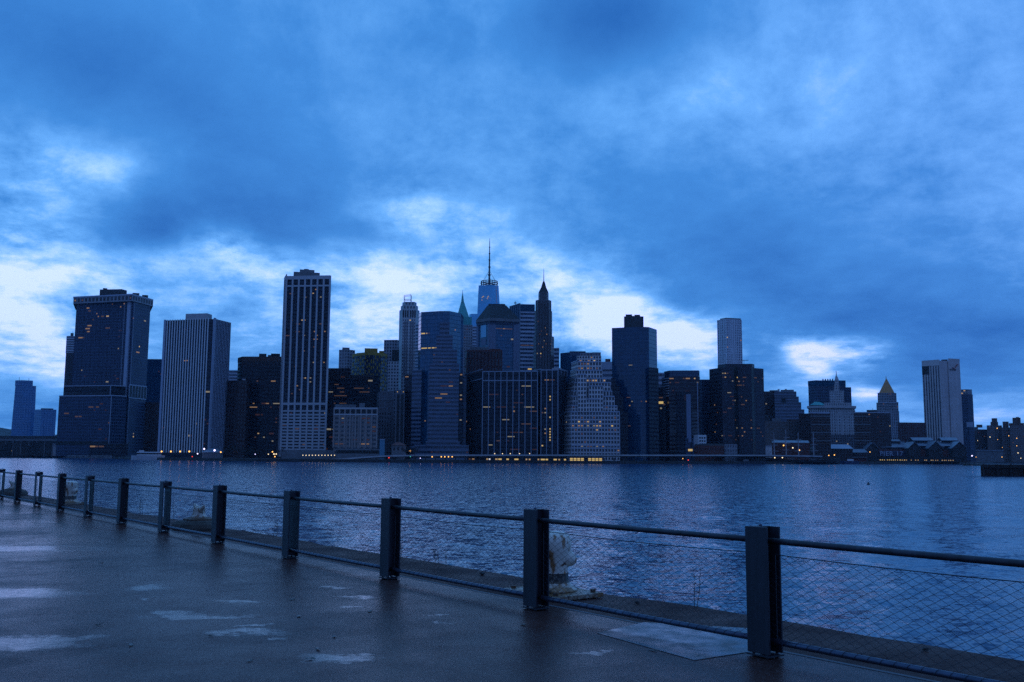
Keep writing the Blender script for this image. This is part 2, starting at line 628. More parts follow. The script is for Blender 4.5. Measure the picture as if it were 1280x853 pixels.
t.band(2, 483, 498, .5, BLACK, 'louvre_band', 's').bars(2, 7, .7, .7, 483, 498, LINE, key='s').band(2, 481.8, 483, .7, LINE, key='s').band(2, 498, 499, .7, LINE, key='s')
t.prism('podium', [(72.6, 912), (137.6, 897), (157, 912)], 495, F_grid, yref=520, back=18, bay=2.5, floor=3.75, key='p')
t.prism('podium_attic', [(80.3, 915), (137.7, 900), (157, 914)], 482.3, F_bays, ybot=495, yref=488, back=16, bay=2.5, floor=8, key='pa')
for i in (0, 1):
    t.band(i, 494.4, 495.6, .5, LINE, key='p').band(i, 482, 483, .5, LINE, key='pa')
t.bars(1, 1, .7, .5, mat=LINE, key='p', fr=(.01, .01)).bars(1, 1, .7, .5, mat=LINE, key='pa', fr=(.01, .01))
t.band(0, 552, 556, .4, BLACK, 'dark_band', 'p')  # black band low on the podium front
t.lit(0, 380, 418, 16, ['amber', 'dim', 'warm'], 's', (.2, .75), run=3).lit(0, 412, 420, 9, ['dim', 'amber'], 's', (.05, .7), run=4)
t.lit(0, 386, 398, 6, ['dim', 'amber'], 's', (.25, .7)).lit(0, 380, 384, 3, 'amber', 's', (.85, 1)).lit(0, 410, 420, 6, ['dim', 'faint'], 's', (.8, 1))
t.lit(2, 398, 402, 3, ['amber', 'dim'], 's', (0, .8), run=5).lit(2, 434, 440, 3, ['gold', 'amber'], 's', (0, .5), run=3)
t.lit(0, 437, 478, 14, ['faint', 'dim'], 's', run=2).lit(0, 500, 550, 22, ['faint', 'faint', 'dim'], 'p', run=3)
t.lit(2, 540, 546, 3, ['amber', 'gold'], 's', (.05, .5)).lit(0, 368, 377, 6, ['dim', 'amber'], 'c', hf=.3, wf=.4)
t = T('bluebehind', 'plain dark blue block half hidden between the corniced and the finned tower', 1150, 193)
t.dy = 210
t.prism('shaft', [(180, 1150), (206, 1150)], 449, F_teal2, yref=460)
t.lit(0, 466, 470, 3, 'faint', None, (.2, .9), run=4)
t = T('lowbehind', 'low black block at the foot of the dark blue block', 1000, 193)
t.dy = 220
t.prism('wall', [(181.5, 1000), (194, 1000), (204, 1004)], 503, F_brown, yref=510)

# --- white fin tower
t = T('fin', 'pale tower striped by close white vertical fins, with box penthouse', 920, 245)
t.prism('shaft', [(206.6, 935), (260.5, 922), (266.8, 922), (287.8, 950)], 399, F_fins, yref=403, back=34, bay=2.4, floor=3.8, key='s')
t.prism('penthouse', [(232, 940), (259, 935), (265, 946)], 391.8, PALE, ybot=400, yref=396, back=18)
t.band(0, 400, 408, .15, BLACK, 'roof_opening', 's').band(2, 401, 410, .15, BLACK, 'roof_opening', 's').band(0, 473, 480.5, .15, BLACK, 'louvre_band', 's')
t.bars(0, 18, .95, .55, 399.2, 566, WHITE, 'fin', 's').bars(2, 12, .8, .8, 401, 566, LINE, 'fin', 's').bars(2, 1, 3.2, .9, 400, 569, LINE, 'corner_pier', 's', (.06, .06))
t.bars(0, 1, 2.2, 1.2, 399.2, 569, LINE, 'corner_pier', 's', (.005, .005))
t.lit(0, 452, 456, 1, 'amber', 's', (.45, .6), run=5, hf=.3).lit(2, 398, 402, 1, 'dim', 's').lit(1, 486, 490, 1, 'amber', 's', run=2)
t.lit(0, 500, 560, 12, 'faint', 's').lit(1, 500, 560, 5, 'faint', 's').lit(0, 408, 412, 3, ['dim', 'amber'], 's', (.2, 1), hf=.3)
t = T('gapbit', 'small pale block showing in the gap beside the finned tower', 1150, 291)
t.prism('wall', [(284, 1150), (297.5, 1150)], 463, F_wstrip, yref=470)
t = T('darkleft', 'near black brick block standing right against the finned tower', 940, 300)
t.prism('wall', [(284, 945), (309, 940), (313, 945)], 475.5, F_brown, yref=480, key='s').block('roof_unit', 303, 307, 473.6, 475.5, 950, 5, PALE)

t = T('brownblock', 'bulky brown masonry tower with amber windows left of the tallest pillar tower', 960, 325)
t.prism('shaft', [(297.5, 975), (303, 962), (357, 960)], 446.5, F_dkband, yref=450, back=40, bay=3, floor=3.8, key='s')
t.prism('parapet', [(297.2, 974.5), (302.9, 961.5), (357, 959.5)], 446, BRICK, ybot=452, yref=449, back=41)
t.block('roof_unit', 324, 333, 442.3, 446.5, 975, 10, DARKROOF).block('roof_unit', 335, 340, 444, 446.5, 975, 8, DARKROOF).block('roof_unit', 339, 350, 442.2, 446.5, 980, 10, DARKROOF)
t.bars(1, 12, .8, .4, 452, 458, BRICK, 'parapet_rib', 's')
t.lit(1, 476, 480, 4, ['dim', 'amber'], 's', (.2, .9), run=3, hf=.4).lit(1, 503, 509, 7, ['dim', 'amber', 'amber'], 's', (.2, 1), run=3, hf=.35)
t.lit(1, 541, 550, 11, ['dim', 'amber', 'warm'], 's', (.25, 1), hf=.4).lit(1, 485, 560, 16, 'faint', 's', (.1, 1), run=2).lit(1, 523, 526, 2, 'dim', 's', (.7, 1), run=3, hf=.3)

# --- tall pillar tower
t = T('tall', 'tallest dark tower on the left with pale pillars and stepped roof plant', 930, 382)
t.prism('shaft', [(355.9, 950), (358.6, 930), (412.9, 925)], 345.2, F_bays, yref=350, back=36, bay=2.6, floor=3.8, key='s')
t.bars(1, 8, 1.7, 1.1, 345.3, 571, PALE, 'pillar', 's').band(1, 345, 349.5, 1.0, PALE, 'attic_beam', 's').band(1, 356.6, 358.6, .95, PALE, 'attic_beam', 's')
t.band(0, 345, 349.5, .6, PALE, 'attic_beam', 's').bars(0, 3, 2.2, .6, 345.3, 571, PALE, 'pillar', 's')
t.band(1, 503.6, 506.4, .95, PALE, 'mid_beam', 's').band(1, 513, 515, .95, PALE, 'mid_beam', 's')
for k in range(13):
    t.band(1, 517.5 + k * 3.95, 519.6 + k * 3.95, .85, PALE, 'spandrel', 's')
t.block('penthouse', 367.5, 399.5, 340.4, 345.4, 945, 14, MIDCONC).block('penthouse', 375, 393, 337.3, 341, 950, 8, MIDCONC).block('roof_unit', 380, 386, 336.4, 338, 952, 4, MIDCONC)
t.lit(1, 366, 368, 6, ['amber', 'warm', 'dim'], 's', run=2, hf=.35).lit(1, 358, 362, 3, ['warm', 'amber'], 's', (.6, 1), run=3, hf=.4).lit(1, 369, 372, 4, 'dim', 's', run=2, hf=.35)
t.lit(1, 398, 401, 4, ['warm', 'amber'], 's', (.1, 1), run=2, hf=.35).lit(1, 406, 420, 15, ['dim', 'amber', 'dim'], 's', (.1, .95), run=2, hf=.35).lit(1, 419, 422, 6, ['dim', 'amber'], 's', run=3, hf=.35)
t.lit(1, 433, 437, 4, ['amber', 'dim'], 's', (.3, .9), run=2, hf=.35).lit(1, 454, 460, 7, ['dim', 'amber'], 's', (.1, 1), hf=.35).lit(1, 474, 480, 9, ['amber', 'warm', 'dim'], 's', (.05, .8), hf=.35).lit(1, 485, 500, 6, 'dim', 's', hf=.35)
t.lit(1, 518, 562, 30, ['faint', 'dim', 'faint'], 's', run=3, hf=.35)
t.prism('plinth', [(352, 922), (424, 915)], 563, MIDCONC, yref=566, back=14, key='pl')

t = T('broadbrown', 'broad brown tower with rows of amber windows behind the pale window grid block', 1010, 440)
t.prism('shaft', [(400, 1010), (466.5, 1005), (474, 1012)], 469, F_dkband, yref=475, back=40, bay=3, floor=4, key='s')
t.prism('attic', [(400, 1015), (438, 1013)], 460.5, F_brown, ybot=470, yref=465, back=24, key='a')
t.bars(0, 24, .9, .4, 469, 474.5, BRICK, 'parapet_rib', 's')
t.lit(0, 481, 485, 8, ['amber', 'dim', 'dim'], 's', (.15, 1), run=4, hf=.3).lit(0, 491, 495, 9, ['amber', 'dim', 'dim'], 's', (.15, 1), run=4, hf=.3).lit(0, 498, 506, 4, 'dim', 's', run=3, hf=.3).lit(0, 462, 474, 4, 'faint', 's', run=2)
t = T('wedge', 'slim dark block wedged between the tallest pillar tower and window grid block', 935, 413)
t.prism('wall', [(404, 935), (419, 935)], 510, F_dkband, yref=520, key='s').lit(0, 535, 538, 2, 'amber', 's', run=2, hf=.3).lit(0, 512, 560, 8, 'faint', 's', run=2)

t = T('gridblock', 'low pale block of square windows beside the tallest pillar tower', 905, 445)
t.prism('shaft', [(418, 905), (471.8, 902)], 510, F_box, yref=515, back=28, bay=5.6, floor=3.9, key='s')
t.band(0, 512, 517.4, .15, BLACK, 'roof_opening', 's').bars(0, 9, 1.4, .8, 510, 560, F_box, 'pillar', 's').band(0, 509.6, 511.8, .85, PALE, 'attic_beam', 's').band(0, 517.4, 519.2, .82, PALE, 'attic_beam', 's')
t.block('penthouse', 419, 445, 505.8, 510, 912, 10, MIDCONC).block('penthouse', 449, 456, 504, 510, 912, 8, MIDCONC)
for k in range(5):
    t.spike('vent_pipe', 430 + k * 2.6, 502.5, 506, 918, .25, .2)
t.lit(0, 519, 560, 16, ['faint', 'dim', 'faint'], 's', run=2, hf=.4).lit(0, 554, 558, 4, ['dim', 'amber'], 's', run=2, hf=.3).lit(0, 521, 523, 1, 'amber', 's', (.2, .3), run=2, hf=.3)
t.prism('plinth', [(420, 898), (478, 893)], 561.5, MIDCONC, yref=565, back=10, key='pl').band(0, 563, 567, .2, BLACK, 'dark_band', 'pl')  # plinth crossed by a plain black band

t = T('greyback', 'small grey tower rising behind, left of the yellow chequered tower', 1180, 433)
t.prism('shaft', [(423.8, 1185), (434, 1180), (443.8, 1190)], 437, F_stone, yref=440, bay=4, key='s').block('penthouse', 428, 437, 434.6, 437, 1188, 10, MIDCONC)
t = T('yellow', 'dark curved tower chequered with yellow panels', 1060, 462)
t.prism('shaft', [(440.5, 1085), (447, 1070), (456, 1062), (466, 1060), (476, 1066), (484, 1080)], 441.5, F_yel, yref=445, back=20, bay=3.2, floor=4, key='s')
t.prism('roof_band', [(440.3, 1084), (447, 1069.4), (456, 1061.4), (466, 1059.4), (476, 1065.4), (484.2, 1079)], 440.5, YEL, ybot=444, yref=442, back=21, key='rb')
t.block('penthouse', 456, 472, 435.6, 441, 1075, 12, YEL).block('penthouse', 474, 480, 438.8, 441, 1078, 8, YEL)
rnd = random.Random(3)
for i, n in ((0, 2), (1, 3), (2, 4), (3, 4), (4, 3)):
    a, d_, nrm, L, z0, z1, nb, nf = t.seg('s', i)
    for c in range(n):
        for r in range(6):
            yy = 444.5 + r * 9 + (4.5 if (c + i) % 2 else 0) + rnd.uniform(-1, 1)
            t.band(i, yy, yy + rnd.choice((3.2, 4.6)), .3, YEL, 'yellow_panel', 's', ((c + .12) / n, (c + .62) / n))

t = T('greyslab', 'grey stone tower with a dark attic square behind the yellow chequered tower', 1170, 488)
t.prism('shaft', [(480, 1172), (496.5, 1170), (499, 1175)], 425, F_stone, yref=430, bay=3.5, key='s')
t.prism('setback', [(485, 1150), (499, 1150)], 452, F_stone2, yref=455, bay=3.5, key='sb', back=18).block('attic', 490.2, 499, 437.5, 451.5, 1152, 12, BLACK)
t = T('oldgrey', 'old grey masonry block below the yellow chequered tower', 960, 482)
t.prism('shaft', [(471.5, 962), (474, 958), (494, 958)], 490.5, F_old, yref=495, bay=2.6, key='s').block('parapet', 475, 493, 488.6, 490.5, 960, 12, MIDCONC)
t.band(1, 499, 500.4, .5, MIDCONC, 'belt_course', 's')
t = T('slotlamp', 'dark slotted block topped by two small warm lamps', 935, 499)
t.prism('shaft', [(492, 937), (495, 934), (506, 934)], 487.5, F_old, yref=490, key='s').band(1, 493, 566, .1, BLACK, 'window_strip', 's', (.12, .42)).band(1, 493, 566, .1, BLACK, 'window_strip', 's', (.58, .9))
t.lit(1, 488.5, 490, 1, 'gold', 's', (.2, .3), hf=.25, wf=.3).lit(1, 488.5, 490, 1, 'gold', 's', (.7, .9), hf=.25, wf=.3)

# --- stone tower with scaffold crown
t = T('exchange', 'slender pale stone tower with chamfered shoulders and scaffold on top', 1220, 512)
t.prism('shaft', [(499.2, 1225), (503, 1214), (520, 1214), (524.4, 1226)], 386.8, F_stone2, yref=390, back=24, bay=3, floor=4, key='s')
t.prism('shoulder', [(501, 1228), (504, 1218), (519.5, 1218), (522.6, 1228)], 381.6, F_stone2, ybot=387, yref=384, back=20, bay=4, floor=5)
t.prism('crown', [(503, 1230), (506, 1222), (518, 1222), (520.8, 1230)], 377.4, F_stone2, ybot=382, yref=380, back=16, bay=4, floor=5)
for f in (.08, .24, .4, .62, .78, .93):
    t.band(1, 388.6, 396.3, .12, BLACK, 'arched_opening', 's', (f - .05, f + .05))
for f in (.2, .36, .64, .8):
    t.band(1, 402, 470, .1, F_old, 'window_strip', 's', (f - .05, f + .05))
xa, za = at(505, 377.4, 1228)
xb, zb = at(513.6, 369.3, 1228)
bm = bmesh.new()
for q in (0, 1):
    for e in (0, 8):
        tube(bm, [((xa if q == 0 else xb) - t.o.x, 1228 + e - t.o.y, za - t.o.z), ((xa if q == 0 else xb) - t.o.x, 1228 + e - t.o.y, zb - t.o.z + (0 if q == 0 else 1.2))], .3, 5)
for fz in (.35, .97):
    for e in (0, 8):
        zz = za + (zb - za) * fz - t.o.z
        tube(bm, [(xa - t.o.x, 1228 + e - t.o.y, zz), (xb - t.o.x, 1228 + e - t.o.y, zz + (1 if fz > .5 else 0))], .28, 5)
bm_obj('scaffold', bm, ANT, t.root)
t.lit(1, 399, 402, 1, 'gold', 's', (.55, .65), hf=.4)
t = T('glassedge', 'narrow pale glass slab edge behind the stone tower with scaffold', 1130, 521)
t.prism('shaft', [(519.5, 1130), (523, 1127), (527, 1130)], 405, F_wstrip, yref=410, bay=4)

# --- blue octagonal tower
t = T('blue', 'blue glass tower with cut corners and granite striped middle', 930, 550)
t.prism('shaft', [(523.6, 950), (526.5, 938), (550, 930), (562, 930), (576.4, 945), (579.5, 965)], 389, F_teal, yref=392, back=24, bay=2.6, floor=3.9, key='s')
t.prism('wing', [(506, 944), (516.5, 940), (524, 941)], 468.5, F_dkband, yref=475, back=20, bay=2.6, key='w')
t.prism('wing', [(515, 936), (527, 930)], 462, F_strip, yref=470, back=14, bay=2.6, key='w2')
for (xa_, xb_, ya_, yb_) in ((550, 562, 403, 419), (545.5, 566, 419, 437), (541, 571.5, 437, 455), (537, 574, 455, 556)):
    t.prism('granite_bay', [(xa_, 928 - (ya_ - 400) * .02), (xb_, 928 - (ya_ - 400) * .02)], ya_, F_strip, ybot=yb_, yref=ya_, back=22, bay=2.6, key='g%d' % ya_)
t.band(0, 467, 560, .3, BLACK, 'window_strip', 'g455', (.9, .97)) if False else None
t.prism('dark_notch', [(574.2, 927), (578.6, 927)], 466, F_bays, yref=480, back=16, key='n').lit(0, 470, 555, 9, ['dim', 'amber', 'faint'], 'n', hf=.4)
t.prism('edge_bay', [(578.6, 934), (583, 934)], 470, F_strip, yref=480, back=16, key='e')
t.prism('base', [(518, 922), (586, 920)], 556.5, F_strip, yref=560, back=24, bay=3, floor=4, key='b').prism('base_attic', [(532, 924), (575, 923)], 552, F_strip, ybot=557, yref=555, back=20, bay=3, floor=3, key='ba')
t.lit(1, 413, 416, 1, 'gold', 's', (.0, .3), run=6, hf=.4, seed=3).lit(1, 413.5, 416, 1, 'warm', 's', (.2, .4), run=4, hf=.35).lit(1, 419, 421, 1, 'dim', 's', (.4, .6), run=3, hf=.3)
for f in (.05, .2, .4, .6, .8):
    t.band(1, 434.6, 435.8, .25, LITS['gold'], 'lit_window', 's', (f, f + .14))
t.band(2, 434.4, 435.6, .25, LITS['gold'], 'lit_window', 's', (.1, .5)).band(2, 434.4, 435.6, .25, LITS['amber'], 'lit_window', 's', (.6, .95)).band(3, 434.6, 435.8, .25, LITS['gold'], 'lit_window', 's', (.02, .22))
t.lit(0, 455, 470, 2, 'amber', 'w', run=2, hf=.3).lit(3, 412, 420, 1, 'amber', 's', hf=.4).lit(1, 460, 540, 6, ['dim', 'amber'], 's', run=2, hf=.3)
t.lit(0, 442, 455, 3, 'dim', 'g437', run=2, hf=.3).lit(0, 460, 552, 16, ['faint', 'dim', 'faint', 'amber'], 'g455', run=3, hf=.35).lit(0, 557, 566, 4, 'faint', 'b', hf=.3)

# --- green pyramid
t = T('fortywall', 'tower with steep green copper pyramid roof and spire', 1320, 580)
t.prism('shaft', [(572, 1325), (577, 1320), (590.8, 1324)], 406, F_stone, yref=410, back=26, bay=3, floor=4, key='s')
t.prism('upper_stage', [(574, 1326), (577, 1322), (589.8, 1326)], 396, COPPER, ybot=406, yref=400, back=22, key='u')
t.hip('pyramid_roof', (571.0, 586.5, 397), (576.4, 580, 377.5), COPPER, 24, 1324, taperY=.45).hip('lantern', (576.4, 580, 377.8), (577.4, 579.0, 369.5), COPPER, 6, 1334, taperY=.45).spike('spire', 578.2, 363, 371, 1337, .7, .2, COPPER)
t.lit(1, 410, 440, 3, 'faint', 's')
t = T('lightback', 'light blue far tower behind the green pyramid roof', 2250, 592)
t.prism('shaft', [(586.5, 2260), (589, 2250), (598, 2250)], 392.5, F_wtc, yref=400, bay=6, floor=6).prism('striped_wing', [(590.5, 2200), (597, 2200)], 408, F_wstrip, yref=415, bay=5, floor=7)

# --- tallest spire tower
t = T('wtc', 'mirror glass skyscraper with ring platform and tall needle spire, highest of all', 2300, 611)
zt = at(610, 357, 2300)[1] - t.o.z
xl0, xl1 = at(594.5, 440, 2300)[0] - t.o.x, at(598.3, 357, 2300)[0] - t.o.x
xm0, xm1 = at(614.5, 440, 2285)[0] - t.o.x, at(617.2, 357, 2295)[0] - t.o.x
xr0, xr1 = at(628, 440, 2310)[0] - t.o.x, at(623.2, 357, 2305)[0] - t.o.x
bm = bmesh.new()
uvl = bm.loops.layers.uv.new('UVMap')
zb = at(610, 440, 2300)[1] - t.o.z
ring0 = [bm.verts.new(p) for p in ((xl0, 0, zb), (xm0, -15, zb), (xr0, 10, zb), (xr0 - 6, 60, zb), (xl0 + 6, 60, zb))]
ring1 = [bm.verts.new(p) for p in ((xl1, 0, zt), (xm1, -5, zt), (xr1, 5, zt), (xr1 - 4, 46, zt), (xl1 + 4, 46, zt))]
ringg = [bm.verts.new((v.co.x, v.co.y, 0)) for v in ring0]
for k in range(5):
    j = (k + 1) % 5
    for lo, hi, n0, n1 in ((ringg, ring0, 0, 40), (ring0, ring1, 40, 80)):
        f = bm.faces.new((lo[k], lo[j], hi[j], hi[k]))
        for lp, q in zip(f.loops, ((k * 20, n0), (k * 20 + 12, n0), (k * 20 + 12, n1), (k * 20, n1))):
            lp[uvl].uv = q
bm.faces.new(ring1)
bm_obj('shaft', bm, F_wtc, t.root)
cx, cz = at(611.6, 355, 2320)
bm = bmesh.new()
for zz, rr in ((at(611, 356.8, 2320)[1], 20), (at(611, 354.4, 2320)[1], 21), (at(611, 352.2, 2320)[1], 20)):
    pts = [(cx - t.o.x + rr * math.cos(a), 20 + rr * math.sin(a), zz - t.o.z) for a in np.linspace(0, 2 * math.pi, 33)]
    tube(bm, pts, 1.0, 5, cap=False)
for a in np.linspace(0, 2 * math.pi, 17)[:-1]:
    tube(bm, [(cx - t.o.x + 20 * math.cos(a), 20 + 20 * math.sin(a), zt), (cx - t.o.x + 20 * math.cos(a), 20 + 20 * math.sin(a), cz - t.o.z + 5)], .7, 4)
bm_obj('ring_platform', bm, ANT, t.root)
bm = bmesh.new()
ys = [356, 350, 345, 344.5, 343, 342.5, 335, 334.5, 333.6, 333, 326, 325.5, 324.8, 324.4, 318, 317.5, 316.8, 316.3, 310, 309.6, 309, 308.6, 303, 298]
rs = [2.6, 2.4, 2.2, 3.4, 3.4, 2.1, 2.0, 3.0, 3.0, 1.8, 1.7, 2.6, 2.6, 1.5, 1.4, 2.2, 2.2, 1.2, 1.1, 1.7, 1.7, .9, .8, .4]
tube(bm, [(cx - t.o.x, 20, at(611.6, y, 2320)[1] - t.o.z) for y in ys], rs, 8)
bm_obj('spire', bm, ANT, t.root)
bm = bmesh.new()
zs = at(611, 338, 2320)[1] - t.o.z
for a in (.3, 1.4, 2.6, 3.6, 4.7, 5.7):
    tube(bm, [(cx - t.o.x + 18 * math.cos(a), 20 + 18 * math.sin(a), cz - t.o.z + 4), (cx - t.o.x, 20, zs)], .25, 4)
bm_obj('stay_cable', bm, ANT, t.root)
for (px_, py_) in ((602.6, 372), (603.6, 371), (609.6, 371.6), (610.4, 370.6), (602.4, 375.2), (609, 373.4), (604.4, 370.6)):
    x_, z_ = at(px_, py_, 2288)
    o = D.objects.new('lit_window', unit_cube('lit_warm', LITS['warm']))
    o.location = (x_ - t.o.x, -11, z_ - t.o.z)
    o.scale = (1.8, .6, 2.2)
    link(o, t.root)
for k in range(14):
    x_, z_ = at(620.2 + k * .08, 358 + k * 1.9, 2300)
    o = D.objects.new('lit_window', unit_cube('lit_dim', LITS['dim']))
    o.location = (x_ - t.o.x, -4.5, z_ - t.o.z)
    o.scale = (2.0, .6, 1.6)
    link(o, t.root)

# --- pyramid hip-roofed tower
t = T('sixty', 'dark tower with slate hipped roof, deep cornice and columned corners', 1080, 622)
t.prism('shaft', [(597, 1096), (612.5, 1080), (648.5, 1088)], 404, F_teal, yref=410, back=40, bay=2.4, floor=3.9, key='s')
t.prism('cornice', [(595, 1094), (612.5, 1076), (650, 1086)], 397.5, MIDCONC, ybot=401, yref=399, back=44, key='c').prism('frieze', [(596, 1095), (612.5, 1078), (649.2, 1087)], 401, F_grid, ybot=405, yref=403, back=42)
xa, za = at(595, 397.5, 1082)
bm = bmesh.new()
Pe = [(at(595.5, 397.5, 1094)[0], 1094), (at(612.5, 397.5, 1077)[0], 1077), (at(650, 397.5, 1086.5)[0], 1086.5), (at(640, 397.5, 1130)[0] + 2, 1130), (at(597, 397.5, 1130)[0], 1130)]
ze = at(612, 397.5, 1077)[1]
Pt = [(at(609.5, 381, 1104)[0], 1104), (at(614, 381, 1099)[0], 1099), (at(632.5, 381, 1102)[0], 1102), (at(630, 381, 1112)[0], 1112), (at(610, 381, 1112)[0], 1112)]
ztp = at(620, 381.4, 1100)[1]
A = [bm.verts.new((x - t.o.x, y - t.o.y, ze - t.o.z)) for x, y in Pe]
B = [bm.verts.new((x - t.o.x, y - t.o.y, ztp - t.o.z)) for x, y in Pt]
for k in range(5):
    bm.faces.new((A[k], A[(k + 1) % 5], B[(k + 1) % 5], B[k]))
bm.faces.new(B)
bm.faces.new(A[::-1])
bm_obj('hipped_roof', bm, plain('slate_roof', (0.014, 0.014, 0.018), .7, 0, .3, .2), t.root)
t.block('roof_unit', 610.5, 631.5, 380, 381.8, 1102, 8, DARKROOF)
t.bars(1, 2, 3.6, 1.2, 405, 470, F_strip, 'corner_pier', 's', (.04, .14)).bars(1, 2, 3.6, 1.2, 405, 470, F_strip, 'corner_pier', 's', (.86, .96)).bars(0, 2, 3.5, 1.2, 405, 470, F_strip, 'corner_pier', 's', (.05, .95))
t.band(0, 403.5, 422, .4, plain('bright_glass', (.16, .3, .42), .1, .5, .2, .3), 'glazed_bay', 's', (.3, .72)).band(0, 424, 432, .4, F_strip, 'glazed_bay', 's', (.3, .72))
t.lit(1, 403, 410, 7, ['dim', 'amber'], 's', (.1, .8), run=4, hf=.3).lit(1, 418, 421, 2, 'dim', 's', (.3, .6), hf=.4).lit(1, 425, 465, 5, 'faint', 's', run=2)
t = T('chase', 'pale striped slab with dark glass attic behind the hip roofed tower', 1260, 656)
t.prism('shaft', [(637.5, 1290), (650.5, 1262), (668.5, 1264)], 380.3, F_wstrip, yref=385, back=30, bay=3, floor=5.2, key='s')
t.band(0, 381, 470, .3, F_teal2, 'dark_flank', 's').band(1, 381, 389.5, .3, F_teal2, 'glass_attic', 's').bars(0, 6, .4, .5, 381, 465, LINE2, key='s', off=.3)
t.spike('antenna', 644, 376.4, 381, 1285, .3, .3).block('antenna', 642.6, 645.6, 378.3, 379.4, 1285, 2, ANT)
t.lit(1, 430, 433, 3, ['dim'], 's', run=4, hf=.25).lit(1, 455, 460, 1, 'gold', 's', (.6, .9), run=2, hf=.4)
t = T('pine', 'brown art deco tower narrowing to a stepped crown with thin spire', 1160, 680)
t.prism('shaft', [(666.7, 1168), (670.5, 1160), (688, 1160), (692.5, 1170)], 420, F_pine, yref=440, back=26, bay=2.2, floor=3.9, key='s')
t.prism('upper_shaft', [(668.2, 1169), (671.5, 1162), (686.8, 1162), (690.2, 1171)], 388, F_pine, ybot=420, yref=400, back=22, bay=2.2, key='u').prism('setback', [(669.4, 1170), (672, 1164), (686, 1164), (689.2, 1171)], 375, F_pine, ybot=388, yref=380, back=19, bay=2.2, key='sb')
t.prism('crown', [(673, 1172), (675, 1166), (683.5, 1166), (685.7, 1172)], 365.5, F_pine, ybot=375, yref=370, back=14, bay=2.2, floor=4.5).hip('crown_cap', (673.3, 685.5, 365.6), (676.8, 682.4, 358.5), DARKSTONE, 14, 1167, taperY=.3).hip('crown_cap', (676.6, 682.6, 358.6), (678.6, 680.8, 352), DARKSTONE, 6, 1171, taperY=.4)
t.spike('spire', 679.7, 336, 354, 1174, .55, .18, ANT)
t.bars(1, 6, .8, .5, 376, 461, DARKSTONE, 'pilaster', 's')
t.lit(1, 385, 425, 12, ['dim', 'amber', 'warm'], 'u', hf=.4).lit(2, 395, 460, 8, ['dim', 'amber'], 's', hf=.4).lit(1, 425, 460, 14, ['dim', 'amber', 'gold'], 's', (.1, .95), hf=.45)
t = T('whiteslip', 'thin bright striped slab just right of the spired art deco tower', 1350, 695)
t.prism('shaft', [(690, 1352), (699, 1350)], 435, F_wstrip, yref=440, bay=3, floor=5.5)
t = T('darkslab', 'dark blue flat roofed slab rising behind the stepped ziggurat tower', 1150, 715)
t.prism('shaft', [(700.4, 1160), (712, 1148), (740, 1150)], 440.5, F_teal2, yref=445, bay=3, key='s').lit(1, 444, 447, 2, 'faint', 's', run=3)
t.block('roof_unit', 712, 732, 439.3, 440.6, 1155, 8, DARKROOF)

t = T('redbehind', 'red brown ribbed block behind the long pillar fronted block', 1010, 604)
t.prism('shaft', [(581.5, 1015), (584, 1010), (627.5, 1008)], 438, F_red, yref=442, back=30, bay=3.6, floor=9, key='s').bars(1, 12, .9, .7, 438, 466, REDBRICK, 'rib', 's').block('penthouse', 588, 611, 433.8, 438, 1016, 12, MIDCONC)
t.block('penthouse', 612, 626, 436.2, 438, 1016, 8, REDBRICK).band(1, 437.6, 440, .8, REDBRICK, 'parapet', 's')

t = T('slip', 'long black glass block fronted by evenly spaced thin pale pillars', 905, 636)
t.prism('shaft', [(581.8, 965), (603.6, 908), (672, 902)], 464.4, F_bays, yref=468, back=30, bay=2.6, floor=3.9, key='s')
t.bars(1, 10, .75, .8, 464.5, 569, LINE2, 'pillar', 's').band(1, 464, 465.2, .8, LINE2, key='s').band(1, 475.2, 476.5, .75, LINE2, key='s').bars(0, 12, .5, .4, 466, 569, DARKSTONE, 'pillar', 's').band(0, 464.4, 465.6, .6, LINE2, key='s').band(0, 475.6, 476.8, .55, LINE2, key='s')
t.lit(1, 489, 491, 3, ['dim', 'faint'], 's', run=4, hf=.3).lit(1, 478, 560, 36, ['faint', 'faint', 'dim'], 's', run=4, hf=.3).lit(1, 512, 515, 1, 'amber', 's', (.55, .65), run=3, hf=.5).lit(1, 551, 554, 4, ['dim', 'amber'], 's', (.1, .5), run=3, hf=.3).lit(0, 490, 545, 5, ['dim', 'amber'], 's', (.05, .5), hf=.4)
t = T('slip2', 'narrow dark block with few pale pillars and a lit window column', 900, 690)
t.prism('shaft', [(667, 925), (676.5, 905), (697.5, 903), (708.5, 925)], 462.4, F_bays, yref=466, back=28, bay=2.6, floor=3.9, key='s')
t.bars(1, 4, .8, .8, 462.5, 569, LINE2, 'pillar', 's').band(1, 462, 463.4, .8, LINE2, key='s').band(0, 462, 463.4, .6, LINE2, key='s').bars(2, 4, .4, .6, 463, 470, LINE2, 'pillar', 's').band(2, 462, 463.4, .6, LINE2, key='s')
t.block('penthouse', 690, 702, 460.2, 462.6, 912, 10, PALE)
for y in (495, 499, 521, 535.5, 539, 542.5, 546, 549.5):
    t.band(1, y, y + 1.7, .25, LITS['gold'], 'lit_window', 's', (.5, .57))
t.lit(1, 477, 479, 3, ['amber', 'dim'], 's', run=2, hf=.3).lit(1, 505, 545, 9, ['dim', 'amber', 'faint'], 's', hf=.4).lit(1, 558, 561, 1, 'gold', 's', (0, .3), run=2, hf=.4)

